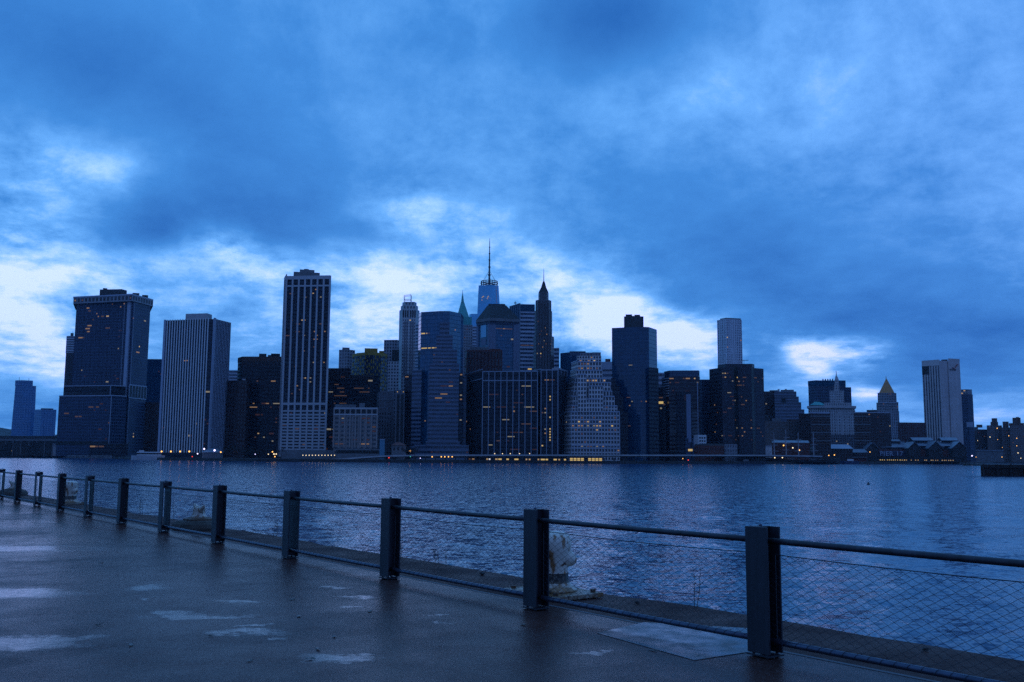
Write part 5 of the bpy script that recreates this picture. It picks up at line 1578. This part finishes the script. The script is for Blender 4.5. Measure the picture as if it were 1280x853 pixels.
film = t_.mr(t_.m('ADD', pud, t_.m('MULTIPLY', t_.m('SUBTRACT', t_.m('ADD', t_.m('MULTIPLY', grit, .5), t_.m('MULTIPLY', speck, .5)), .5), 2.0)), .3, 1.25, 0, .8, True)
b.inputs['Specular Tint'].default_value = (.62, .84, 1, 1)
t_.l.new(t_.m('ADD', t_.m('MULTIPLY', damp, t_.m('SUBTRACT', 1, film)), t_.m('MULTIPLY', film, .1)), b.inputs['Roughness'])
t_.l.new(t_.mix(film, basec, (0.025, 0.018, 0.018, 1)), b.inputs['Base Color'])
b.inputs['IOR'].default_value = 1.36
t_.l.new(t_.mr(film, 0, 1, .09, .44), b.inputs['Specular IOR Level'])
bp = t_.new('ShaderNodeBump')
bp.inputs['Distance'].default_value = .004
t_.l.new(t_.m('MULTIPLY', t_.m('SUBTRACT', 1, t_.m('MULTIPLY', film, .85)), .5), bp.inputs['Strength'])
t_.l.new(t_.m('ADD', t_.m('MULTIPLY', grain, .5), t_.m('ADD', t_.m('MULTIPLY', grit, 1.0), t_.m('MULTIPLY', mid, 1.2))), bp.inputs['Height'])
t_.l.new(bp.outputs[0], b.inputs['Normal'])
DECK = m
CURB = D.materials.new('weathered_concrete')
CURB.use_nodes = True
t_ = N(CURB.node_tree)
b = CURB.node_tree.nodes['Principled BSDF']
pos = t_.new('ShaderNodeNewGeometry').outputs['Position']
n1, n2, n3 = t_.noise(pos, 1.3, 6, .65), t_.noise(pos, 30, 4, .7), t_.noise(pos, 5, 5, .6)
cc = t_.mix(t_.mr(n1, .35, .65, 0, 1), (0.095, 0.038, 0.027, 1), (0.05, 0.02, 0.017, 1))
cc = t_.mix(t_.mr(n2, .5, .72, 0, .5), cc, (0.15, 0.075, 0.055, 1))
cc = t_.mix(t_.mr(n3, .6, .75, 0, .7), cc, (0.035, 0.03, 0.028, 1))
t_.l.new(cc, b.inputs['Base Color'])
t_.l.new(t_.mr(n1, .3, .7, .5, .8), b.inputs['Roughness'])
b.inputs['Specular IOR Level'].default_value = .1
bp = t_.new('ShaderNodeBump')
bp.inputs['Distance'].default_value = .015
bp.inputs['Strength'].default_value = .7
t_.l.new(t_.m('ADD', n2, n3), bp.inputs['Height'])
t_.l.new(bp.outputs[0], b.inputs['Normal'])
o = slab('pier_pavement', -30, SEAM, -16, 70, 0, 4.5, DECK)
tag(o, kind='structure')
o = slab('pier_edge_pavement', SEAM + .012, EDGE, -16, 70, -.006, 4.5, CURB, jag=.035)
tag(o, kind='structure')
o = slab('joint_sealant_ground', SEAM - .02, SEAM + .03, -16, 70, .003, .01, plain('joint_sealant', (.07, .06, .07), .6, 0, .3, 3))
tag(o, kind='structure')

# ------------------------------------------------------------------ railing
TS = [-9.33, -6.21, -3.1, 0.02, 3.07, 6.2, 9.34, 12.48, 15.6, 18.68, 21.74, 24.79, 27.82, 30.88, 33.9, 36.95, 40.0, 43.05]
HP = 1.07
rail = empty('pier_railing', onp(TS[0], 0), 'dark steel railing with wire rope netting along the wet pier', 'railing')
O = Vector(onp(TS[0], 0))
FW, FT, DD = .225, .018, .165


def plate(name, parent, sx, sy, sz, loc, mat, bevel=.003):
    bm = bmesh.new()
    box(bm, -sx / 2, sx / 2, -sy / 2, sy / 2, 0, sz, bevel=bevel)
    return bm_obj(name, bm, mat, parent, loc)


def make_post(split, extra=.11):
    """local x along the fence (towards the far end), y towards the water"""
    bm = bmesh.new()
    if split:
        box(bm, -.03, .03, FT / 2 + .003, DD - FT / 2 - .003, HP - .13, HP - .02)
        box(bm, -.03, .03, FT / 2 + .003, DD - FT / 2 - .003, .05, .16)
    else:
        box(bm, -.008, .008, FT / 2 + .003, DD - FT / 2 - .003, .04, HP - .012)
    root = bm_obj('post', bm, STEEL, rail)
    plate('flange', root, FW, FT, HP - .035, (0, 0, .035), STEEL)
    plate('flange', root, FW + (extra if split else 0), FT, HP - .035, (-extra / 2 if split else 0, DD, .035), STEEL)
    plate('cap_plate', root, .1, DD - FT - .01, .012, (-.03, DD / 2, HP - .01), STEEL, .002)
    plate('base_plate', root, FW + .01, DD + .03, .014, (0, DD / 2, 0.012), STEEL, .002)
    for x in (-.07, .07):
        for y in (.02, DD - .02):
            bm = bmesh.new()
            tube(bm, [(x, y, 0), (x, y, .037)], .014, 6)
            bm_obj('anchor_bolt', bm, ANT, root)
    bm = bmesh.new()
    bmesh.ops.create_icosphere(bm, subdivisions=1, radius=.018, matrix=Matrix.Translation((-.02, DD * .5, HP + .008)))
    bm_obj('cap_bolt', bm, STEEL2, root)
    return root


kinds = [make_post(False), make_post(True), make_post(True, .17)]
for k, a in enumerate(TS):
    split = k in (6, 8, 10, 12, 14, 16)
    src = kinds[(2 if k > 6 else 1) if split else 0]
    if k in (0, 6, 8):
        p = src
    else:
        p = copy_tree(src, rail)
    q = onp(a, 0) - O
    p.location = q
    p.rotation_euler = (0, 0, ANG + math.pi)
# pipes: each span its own pipe pair, a hair of sag
for k in range(len(TS) - 1):
    for nm, z, r in (('top_rail', .955, .026), ('bottom_rail', .135, .026)):
        bm = bmesh.new()
        pts = []
        for j in range(9):
            f = j / 8
            a = TS[k] + .01 + (TS[k + 1] - TS[k] - .02) * f
            pts.append(onp(a, DD / 2, z - .004 * math.sin(math.pi * f)) - O)
        tube(bm, pts, r, 12)
        bm_obj(nm, bm, STEEL2 if nm == 'bottom_rail' else STEEL, rail, smooth=True)
    # netting
    a0, a1 = TS[k] + .05, TS[k + 1] - .05
    zb, zt = .165, .845
    bm = bmesh.new()
    rr = random.Random(k)

    def tsag(a):
        f = (a - a0) / (a1 - a0)
        return zt - .018 * math.sin(math.pi * f)
    near = TS[k] < 13
    cellw = .105
    n = int((a1 - a0) / cellw)
    cw = (a1 - a0) / n
    rows = 22
    wr = .0015
    for s_ in (1, -1):
        for c in range(-rows // 2 - 1, n + rows // 2 + 2):
            pts = []
            for r in range(rows + 1):
                f = r / rows
                a = a0 + cw * (c + .5 * s_ * r)
                if a < a0 - 1e-4 or a > a1 + 1e-4:
                    if pts:
                        break
                    continue
                z = zb + (tsag(a) - zb) * f
                pts.append(onp(a, DD / 2 + .003 * s_ + rr.uniform(-.002, .002), z + rr.uniform(-.003, .003)) - O)
            if len(pts) > 1:
                tube(bm, pts, wr, 4, cap=False)
    bm_obj('netting', bm, WIRE, rail)
    bm = bmesh.new()
    tube(bm, [onp(a, DD / 2, tsag(a)) - O for a in np.linspace(TS[k] + .012, TS[k + 1] - .012, 9)], .0042, 6)
    bm_obj('top_cable', bm, WIRE, rail)
    bm = bmesh.new()   # one cord wound round the bottom pipe laces the net to it
    tube(bm, [onp(a0 + (a1 - a0) * q, DD / 2 + .029 * math.cos(q * n * 6.2832), .135 + .029 * math.sin(q * n * 6.2832)) - O for q in np.linspace(0, 1, n * 8)], .0018, 3, cap=False)
    bm_obj('net_lacing', bm, WIRE, rail)
    for a in (TS[k] + .035 + FW / 2 * 0 + .09, TS[k + 1] - .125):
        bm = bmesh.new()
        tube(bm, [onp(a, DD / 2, .15) - O, onp(a, DD / 2, tsag(min(max(a, a0), a1))) - O], .004, 5)
        bm_obj('net_side_cable', bm, WIRE, rail)

# ------------------------------------------------------------------ steel cover plate
m, t_, b = newmat('tread_plate')
tc = t_.new('ShaderNodeTexCoord').outputs['Object']
sx = t_.new('ShaderNodeSeparateXYZ')
t_.l.new(tc, sx.inputs[0])


def bars_(sgn):
    s_ = t_.m('ADD', t_.m('MULTIPLY', sx.outputs[0], 30.0), t_.m('MULTIPLY', sx.outputs[1], 30.0 * sgn))
    q = t_.m('ADD', t_.m('MULTIPLY', sx.outputs[0], 30.0), t_.m('MULTIPLY', sx.outputs[1], -30.0 * sgn))
    return t_.m('MULTIPLY', t_.m('LESS_THAN', t_.m('ABSOLUTE', t_.m('SUBTRACT', t_.m('FRACT', s_), .5)), .13),
                t_.m('LESS_THAN', t_.m('ABSOLUTE', t_.m('SUBTRACT', t_.m('FRACT', t_.m('MULTIPLY', q, .5)), .5)), .36))


tr = t_.m('MAXIMUM', bars_(1), bars_(-1))
nz = t_.noise(tc, 3.5, 5, .6)
t_.l.new(t_.mix(t_.mr(nz, .4, .66, 0, 1), (.075, .08, .1, 1), (.045, .036, .034, 1)), b.inputs['Base Color'])
b.inputs['Metallic'].default_value = .5
t_.l.new(t_.mr(nz, .35, .65, .16, .42), b.inputs['Roughness'])
bp = t_.new('ShaderNodeBump')
bp.inputs['Distance'].default_value = .006
bp.inputs['Strength'].default_value = .8
t_.l.new(tr, bp.inputs['Height'])
t_.l.new(bp.outputs[0], b.inputs['Normal'])
bm = bmesh.new()
cn = Vector((*gnd(850, 804), 0))
pts = [gnd(746, 792), gnd(805, 778.5), gnd(938, 786), gnd(968, 797), gnd(940, 815), gnd(868, 826)]
lo = [bm.verts.new((x - cn.x, y - cn.y, .001)) for x, y in pts]
hi = [bm.verts.new((x - cn.x, y - cn.y, .0045)) for i, (x, y) in enumerate(pts)]
n = len(pts)
bm.faces.new(hi)
bm.faces.new(lo[::-1])
for k in range(n):
    bm.faces.new((lo[k], lo[(k + 1) % n], hi[(k + 1) % n], hi[k]))
o = bm_obj('cover_plate', bm, m, loc=cn)
o.rotation_euler = (0, 0, 0)
tag(o, 'grey steel tread plate lying under the railing on the wet pavement', 'cover plate')

# ------------------------------------------------------------------ bollards
m, t_, b = newmat('chipped_white_paint')
tc = t_.new('ShaderNodeTexCoord').outputs['Object']
sx = t_.new('ShaderNodeSeparateXYZ')
t_.l.new(tc, sx.inputs[0])
n1 = t_.noise(tc, 7, 6, .68)
n2 = t_.noise(t_.vm('MULTIPLY', tc, (1, 1, .35)), 12, 5, .65)
n3 = t_.noise(tc, 40, 4, .7)
paint = t_.mix(t_.mr(n1, .3, .7, 0, 1), (.9, .8, .68, 1), (.74, .62, .5, 1))
paint = t_.mix(t_.mr(n2, .51, .6, 0, 1), paint, (.33, .15, .06, 1))
paint = t_.mix(t_.mr(n1, .57, .61, 0, 1), paint, (.13, .05, .025, 1))
band = t_.m('MULTIPLY', t_.m('GREATER_THAN', t_.m('ADD', sx.outputs[2], t_.m('MULTIPLY', n2, .05)), .175), t_.m('LESS_THAN', t_.m('ADD', sx.outputs[2], t_.m('MULTIPLY', n2, .04)), .285))
paint = t_.mix(t_.m('MULTIPLY', band, t_.mr(n3, .3, .5, .5, 1)), paint, (.03, .022, .018, 1))
low_m = t_.mr(t_.m('ADD', sx.outputs[2], t_.m('MULTIPLY', n1, .08)), .12, .22, 1, 0)
paint = t_.mix(t_.m('MULTIPLY', low_m, t_.mr(n2, .4, .6, .35, 1)), paint, (.36, .2, .09, 1))
t_.l.new(paint, b.inputs['Base Color'])
b.inputs['Roughness'].default_value = .5
bp = t_.new('ShaderNodeBump')
bp.inputs['Distance'].default_value = .004
bp.inputs['Strength'].default_value = .6
t_.l.new(t_.m('ADD', n1, t_.m('MULTIPLY', n3, .4)), bp.inputs['Height'])
t_.l.new(bp.outputs[0], b.inputs['Normal'])
PAINT = m
m, t_, b = newmat('rusted_iron')
tc = t_.new('ShaderNodeTexCoord').outputs['Object']
n1, n2 = t_.noise(tc, 5, 6, .68), t_.noise(tc, 28, 4, .7)
rc = t_.mix(t_.mr(n1, .35, .65, 0, 1), (.2, .09, .04, 1), (.07, .035, .022, 1))
rc = t_.mix(t_.mr(n2, .58, .7, 0, .6), rc, (.42, .26, .13, 1))
t_.l.new(rc, b.inputs['Base Color'])
b.inputs['Roughness'].default_value = .6
bp = t_.new('ShaderNodeBump')
bp.inputs['Distance'].default_value = .015
t_.l.new(t_.m('ADD', n1, n2), bp.inputs['Height'])
t_.l.new(bp.outputs[0], b.inputs['Normal'])
RUST = m
m, t_, b = newmat('rusty_painted_plate')
tc = t_.new('ShaderNodeTexCoord').outputs['Object']
n1 = t_.noise(tc, 4.5, 6, .65)
n2 = t_.noise(tc, 22, 4, .7)
rc = t_.mix(t_.mr(n1, .38, .56, 0, 1), (.5, .44, .36, 1), (.3, .14, .05, 1))
rc = t_.mix(t_.mr(n2, .48, .6, 0, .9), rc, (.08, .035, .02, 1))
t_.l.new(rc, b.inputs['Base Color'])
b.inputs['Roughness'].default_value = .5
bp = t_.new('ShaderNodeBump')
bp.inputs['Distance'].default_value = .01
t_.l.new(t_.m('ADD', n1, n2), bp.inputs['Height'])
t_.l.new(bp.outputs[0], b.inputs['Normal'])
PLATE = m


def make_bollard(loc, label, rz, horn_turn):
    root = empty('mooring_bollard', loc, label, 'bollard', 'white mooring bollards on the pier edge', rz)
    bm = bmesh.new()
    prof = [(.30, .055), (.285, .075), (.235, .11), (.205, .15), (.19, .2), (.186, .3), (.19, .36), (.2, .43), (.215, .5), (.226, .56), (.226, .63), (.215, .68), (.19, .715), (.14, .74), (.07, .75), (.01, .752)]
    lathe(bm, prof, 36, wob=lambda a, z: .004 * math.sin(3 * a + 9 * z))
    bm_obj('bollard_body', bm, PAINT, root, smooth=True)
    for s_ in (1, -1):
        bm = bmesh.new()
        tube(bm, [(s_ * .08, 0, .45), (s_ * .17, 0, .435), (s_ * .225, 0, .418), (s_ * .262, 0, .404), (s_ * .28, 0, .397), (s_ * .286, 0, .395)], [.125, .112, .088, .06, .034, .008], 18)
        bm_obj('horn', bm, PAINT, root, smooth=True).rotation_euler = (0, 0, horn_turn)
    bm = bmesh.new()
    box(bm, -.49, .49, -.38, .38, .0, .05, bevel=.008)
    bp_ = bm_obj('base_plate', bm, PLATE, root)
    for x in (-.4, .4):
        for y in (-.29, .29):
            bm = bmesh.new()
            tube(bm, [(x, y, .055), (x, y, .085)], .035, 6)
            bm_obj('bolt', bm, RUST, bp_)
    for k, (x, y, r) in enumerate(((.0, -.29, .075), (.19, -.27, .07))):
        bm = bmesh.new()
        tube(bm, [(x + r * math.cos(q), y + r * .8 * math.sin(q), .075 + .008 * math.sin(2 * q)) for q in np.linspace(0, 2 * math.pi, 17)], .012, 6, cap=False)
        bm_obj('shackle_ring', bm, RUST, bp_)
    return root


def make_cleat(loc, label, rz):
    root = empty('rusty_cleat', loc, label, 'cleat', 'rusty cleats on the pier edge', rz)
    rr = random.Random(9)
    bm = bmesh.new()
    lathe(bm, [(.52, 0), (.53, .05), (.5, .13), (.42, .19), (.28, .21), (.02, .215)], 28, wob=lambda a, z: .06 * math.sin(3 * a + 1) + .04 * math.sin(7 * a + z * 9))
    bm_obj('footing', bm, plain('crumbling_concrete', (.09, .07, .055), .85, 0, .5, 6), root)
    bm = bmesh.new()
    lathe(bm, [(.33, .19), (.33, .235), (.24, .26), (.15, .275), (.01, .28)], 22, wob=lambda a, z: .05 * math.sin(5 * a))
    bm_obj('rusty_flange', bm, RUST, root)
    bm = bmesh.new()
    lathe(bm, [(.2, .26), (.15, .31), (.125, .37), (.13, .42), (.14, .46), (.1, .49), (.01, .5)], 22)
    bm_obj('cleat_body', bm, PAINT, root, smooth=True)
    for s_ in (1, -1):
        bm = bmesh.new()
        tube(bm, [(s_ * .04, 0, .42), (s_ * .15, 0, .455), (s_ * .25, 0, .50), (s_ * .33, 0, .545)], [.09, .07, .045, .016], 12)
        bm_obj('horn', bm, PAINT, root, smooth=True)
    return root


b1 = onp(3.86, .98, -.006)
make_bollard(b1, 'white chipped bollard on a rusty plate right behind a railing post, nearest', ANG + math.pi, .75)
b2 = onp(28.95, 1.3, -.006)
make_bollard(b2, 'white bollard farther along the railing, second from the far left end', ANG + math.pi, .5)
make_cleat(onp(16.15, 1.02, -.006), 'rusty two horned cleat on a crumbling footing between two railing posts', ANG + math.pi)
make_cleat(onp(37.4, 1.15, -.006), 'rusty cleat at the far left end of the pier edge', ANG + math.pi + .4)

# ------------------------------------------------------------------ dry weeds and grit
STALK = plain('dry_stalk', (.09, .06, .045), .9, 0, .3, 20)


def weed(px, py, p, h, n, label, spread=.06):
    x, y = gnd(px, py)
    a = (Vector((x, y)) - P0).dot(U)
    rr = random.Random(int(px))
    root = onp(a, min(p, EDGE - .06), -.006)
    bm = bmesh.new()
    for k in range(n):
        q = Vector((rr.uniform(-spread, spread), rr.uniform(-spread, spread), 0))
        hh = h * rr.uniform(.6, 1)
        pts = [q]
        lean = Vector((rr.uniform(-.12, .12), rr.uniform(-.12, .12), 1))
        for j in range(5):
            pts.append(pts[-1] + (lean + Vector((rr.uniform(-.1, .1), rr.uniform(-.1, .1), 0))) * hh / 5)
        tube(bm, pts, [.004, .004, .0035, .003, .0025, .001], 4)
        for j in range(2, 6):
            for _ in range(3):
                d = Vector((rr.uniform(-1, 1), rr.uniform(-1, 1), rr.uniform(0, 1))) * .03
                tube(bm, [pts[j], pts[j] + d, pts[j] + d * 1.3 + Vector((0, 0, .01))], [.0022, .003, .001], 3)
    o = bm_obj('dry_weed', bm, STALK, loc=root)
    tag(o, label, 'weed', 'dry weeds on the pier edge')


weed(888, 757, 1.62, .42, 2, 'single tall dry stalk on the pier edge left of the nearest post', .02)
weed(503, 697, 1.55, .5, 7, 'thick tuft of dry stalks right behind a railing post', .08)
weed(534, 706, 1.66, .22, 4, 'low dry tuft on the edge right of the thick tuft', .12)
weed(228, 650, 1.5, .6, 1, 'lone dry stalk left of the rusty cleat', .02)
weed(182, 643, 1.55, .5, 3, 'bent dry stalks between two far railing posts', .08)
weed(338, 672, 1.6, .35, 3, 'thin dry stalks on the edge right of the rusty cleat', .1)
rr = random.Random(31)
PEB = [('pebble', 'small dark stone on the pier edge right of the nearest post', onp(-.62, 1.45, -.006), .028), ('pebble', 'small dark stone on the pier edge left of the nearest bollard', onp(5.9, 1.4, -.006), .04), ('pebble', 'small dark stone on the pier edge between bollard and stalk', onp(2.75, 1.3, -.006), .03)]
for nm, lab, q, s_ in PEB:
    bm = bmesh.new()
    bmesh.ops.create_icosphere(bm, subdivisions=2, radius=s_)
    for v in bm.verts:
        v.co *= 1 + rr.uniform(-.22, .22)
        v.co.z = v.co.z * .6 + s_ * .5
    tag(bm_obj(nm, bm, DARKSTONE, loc=q), lab, 'stone', 'loose stones on the pier edge')
LEAF = plain('wet_dead_leaf', (.035, .022, .016), .35, 0, .4, 30)
for k in range(26):
    px, py = rr.uniform(60, 900), rr.uniform(690, 840)
    x, y = gnd(px, py)
    q = Vector((x, y)) - P0
    if q.dot(NN) > -.3:
        continue
    bm = bmesh.new()
    n = 9
    s_ = rr.uniform(.02, .045)
    pts = [((s_ * (1 + .3 * math.sin(3 * a + k)) * math.cos(a)), s_ * .6 * (1 + .3 * math.cos(2 * a)) * math.sin(a)) for a in np.linspace(0, 2 * math.pi, n + 1)[:-1]]
    c = bm.verts.new((0, 0, .012))
    ring = [bm.verts.new((x_, y_, .005 + rr.uniform(0, .012))) for x_, y_ in pts]
    for j in range(n):
        bm.faces.new((c, ring[j], ring[(j + 1) % n]))
    o = bm_obj('dead_leaf', bm, LEAF, loc=(x, y, 0))
    o.rotation_euler = (0, 0, rr.uniform(0, 6))
    md = o.modifiers.new('thickness', 'SOLIDIFY')
    md.thickness = .002
    tag(o, 'small wet dead leaf stuck on the dark wet pavement', 'leaf', 'dead leaves on the wet pavement')

# ------------------------------------------------------------------ sky, sun, camera
w = D.worlds.new('World')
SC.world = w
w.use_nodes = True
t_ = N(w.node_tree)
bg = w.node_tree.nodes['Background']
SUN_AZ, SUN_EL = R(-9), R(4)
sky = t_.new('ShaderNodeTexSky', sky_type='NISHITA')
sky.sun_disc = False
sky.sun_elevation = SUN_EL
sky.sun_rotation = SUN_AZ
sky.air_density, sky.dust_density, sky.ozone_density = 1.0, .6, 4.0
dirv = t_.new('ShaderNodeTexCoord').outputs['Generated']
sx = t_.new('ShaderNodeSeparateXYZ')
t_.l.new(dirv, sx.inputs[0])
az = t_.m('ARCTAN2', sx.outputs[0], sx.outputs[1])
el = t_.m('ARCSINE', sx.outputs[2])
AX = .5
q = t_.new('ShaderNodeCombineXYZ')
t_.l.new(t_.m('MULTIPLY', az, AX), q.inputs[0])
t_.l.new(el, q.inputs[1])
q = q.outputs[0]
qi = t_.new('ShaderNodeCombineXYZ')   # cloud layers close up towards the horizon
t_.l.new(az, qi.inputs[0])
t_.l.new(t_.m('MULTIPLY', t_.m('LOGARITHM', t_.m('ADD', t_.m('MAXIMUM', el, -.02), .07), 2.718), .42), qi.inputs[1])
qi = qi.outputs[0]
# cloud banks are stretched sideways near the horizon
st = qi
n1 = t_.noise(st, 4.2, 4, .55, out=1)
n2 = t_.noise(st, 14, 4, .6, out=1)
wq = t_.vm('ADD', q, t_.vm('SCALE', t_.vm('SUBTRACT', n1, (.5, .5, .5)), scale=.055))
wq = t_.vm('ADD', wq, t_.vm('SCALE', t_.vm('SUBTRACT', n2, (.5, .5, .5)), scale=.02))
BL = [  # pixel x, y, vertical reach in px, amount: cloud banks (negative) and thin bright breaks (positive)
    (20, 400, 85, .55), (40, 330, 75, .38), (70, 250, 60, .27), (115, 215, 40, .12), (20, 185, 40, .16), (180, 330, 32, .22), (10, 470, 40, -.1), (100, 455, 40, .15),
    (135, 292, 62, -.26), (240, 262, 60, -.15), (360, 285, 60, -.15), (215, 375, 42, .12), (270, 312, 38, .28), (320, 345, 48, .34), (330, 425, 50, .15),
    (455, 385, 70, .58), (440, 335, 45, .25), (540, 340, 55, .32), (510, 262, 48, .32), (600, 285, 45, .22), (650, 345, 50, .3),
    (730, 400, 62, .62), (790, 415, 45, .4), (860, 425, 42, .52), (885, 450, 26, .2), (700, 330, 55, .12),
    (1040, 442, 34, .62), (1095, 438, 24, .4), (985, 430, 22, .3), (1070, 486, 16, .35), (1010, 478, 30, .15), (940, 440, 40, -.06),
    (760, 25, 100, -.26), (310, 70, 130, -.06), (30, 40, 130, -.16), (160, 110, 90, -.08), (330, 200, 90, -.12), (580, 160, 90, .03),
    (1000, 70, 170, .05), (1200, 80, 160, .05), (880, 120, 100, .06), (850, 250, 90, -.08), (1000, 330, 110, -.13), (1150, 400, 95, -.16), (1245, 450, 70, -.12), (1240, 520, 40, .08), (930, 330, 60, -.06), (200, 140, 90, -.02)]
tot = t_.m('ADD', .485, 0.0)
for (px, py, r_, a_) in BL:
    A_, E_ = azel(px, py)
    dd = t_.vm('DISTANCE', wq, (A_ * AX, E_, 0))
    tot = t_.m('ADD', tot, t_.mr(dd, 0, r_ * 1.1 / F, a_ * (.82 if a_ > 0 else 1), 0, True))
f1 = t_.noise(qi, 7.0, 10, .64, dist=.35)
f2 = t_.noise(t_.vm('MULTIPLY', qi, (1, 1.5, 1)), 17, 7, .66)
amp = t_.m('MULTIPLY', t_.mr(tot, .4, .72, .34, 1.75), t_.mr(el, .1, .36, 1, .5))
tot = t_.m('ADD', tot, t_.m('MULTIPLY', t_.m('SUBTRACT', f1, .5), amp))
tot = t_.m('ADD', tot, t_.m('MULTIPLY', t_.m('SUBTRACT', f2, .5), t_.m('MULTIPLY', amp, .7)))
cl = t_.ramp(tot, [(0.0, (.006, .04, .18)), (.22, (.012, .076, .265)), (.42, (.029, .138, .385)), (.62, (.078, .238, .54)), (.8, (.19, .35, .72)), (1.0, (.375, .47, .95))])
# violet tint towards the upper right, greyer and dimmer dusk sky behind the viewer
east = t_.mr(sx.outputs[1], .25, -.45, 0, 1, True)
cl = t_.vm('SCALE', cl, scale=2.0)   # the thin bright gaps are brighter than film white
# a faint violet cast over the cloud deck to the right
cl = t_.mix(t_.mr(az, .05, .5, 0, 1, True), cl, t_.vm('MULTIPLY', cl, (1.16, 1.0, 1.02)))
cl = t_.mix(east, cl, (.075, .175, .48, 1))
nsk = t_.vm('SCALE', sky.outputs[0], scale=.06)
full = t_.mix(.03, t_.vm('SCALE', cl, scale=10.0), t_.vm('SCALE', nsk, scale=10.0))
t_.l.new(full, bg.inputs['Color'])
bg.inputs['Strength'].default_value = .1

sl = D.lights.new('sun', 'SUN')
sl.energy = .05
sl.angle = R(30)
sl.color = (.35, .6, 1)
so = D.objects.new('sun', sl)
link(so)
sd = Vector((math.sin(SUN_AZ) * math.cos(R(14)), math.cos(SUN_AZ) * math.cos(R(14)), math.sin(R(14))))
so.rotation_euler = sd.to_track_quat('Z', 'Y').to_euler()

cam = D.cameras.new('camera')
cam.sensor_width = 36
cam.lens = 36 * F / W
cam.clip_start = .1
cam.clip_end = 20000
co = D.objects.new('camera', cam)
Mx = Matrix(((cr, -sr, 0, 0), (-sr * sp, -cr * sp, -cp, 0), (sr * cp, cr * cp, -sp, EYE), (0, 0, 0, 1)))
co.matrix_world = Mx
link(co)
SC.camera = co
SC.view_settings.view_transform = 'Standard'
SC.view_settings.look = 'None'
SC.view_settings.exposure = 0
SC.view_settings.gamma = 1
SC.render.engine = 'CYCLES'
SC.cycles.use_denoising = False
SC.cycles.max_bounces = 6
SC.cycles.diffuse_bounces = 2
SC.cycles.glossy_bounces = 3
SC.cycles.volume_bounces = 0
SC.cycles.sample_clamp_indirect = 4

# blue dusk air between here and the far skyline
bm = bmesh.new()
box(bm, -5200, 5200, -60, 4700, WATER - 3, 520)
o = bm_obj('haze', bm)
hm = D.materials.new('dusk_haze')
hm.use_nodes = True
hm.node_tree.nodes.clear()
on = hm.node_tree.nodes.new('ShaderNodeOutputMaterial')
vn = hm.node_tree.nodes.new('ShaderNodeVolumePrincipled')
vn.inputs['Color'].default_value = (.5, .72, 1, 1)
vn.inputs['Density'].default_value = .000035
hm.node_tree.links.new(vn.outputs[0], on.inputs['Volume'])
o.data.materials.append(hm)
tag(o, kind='stuff')
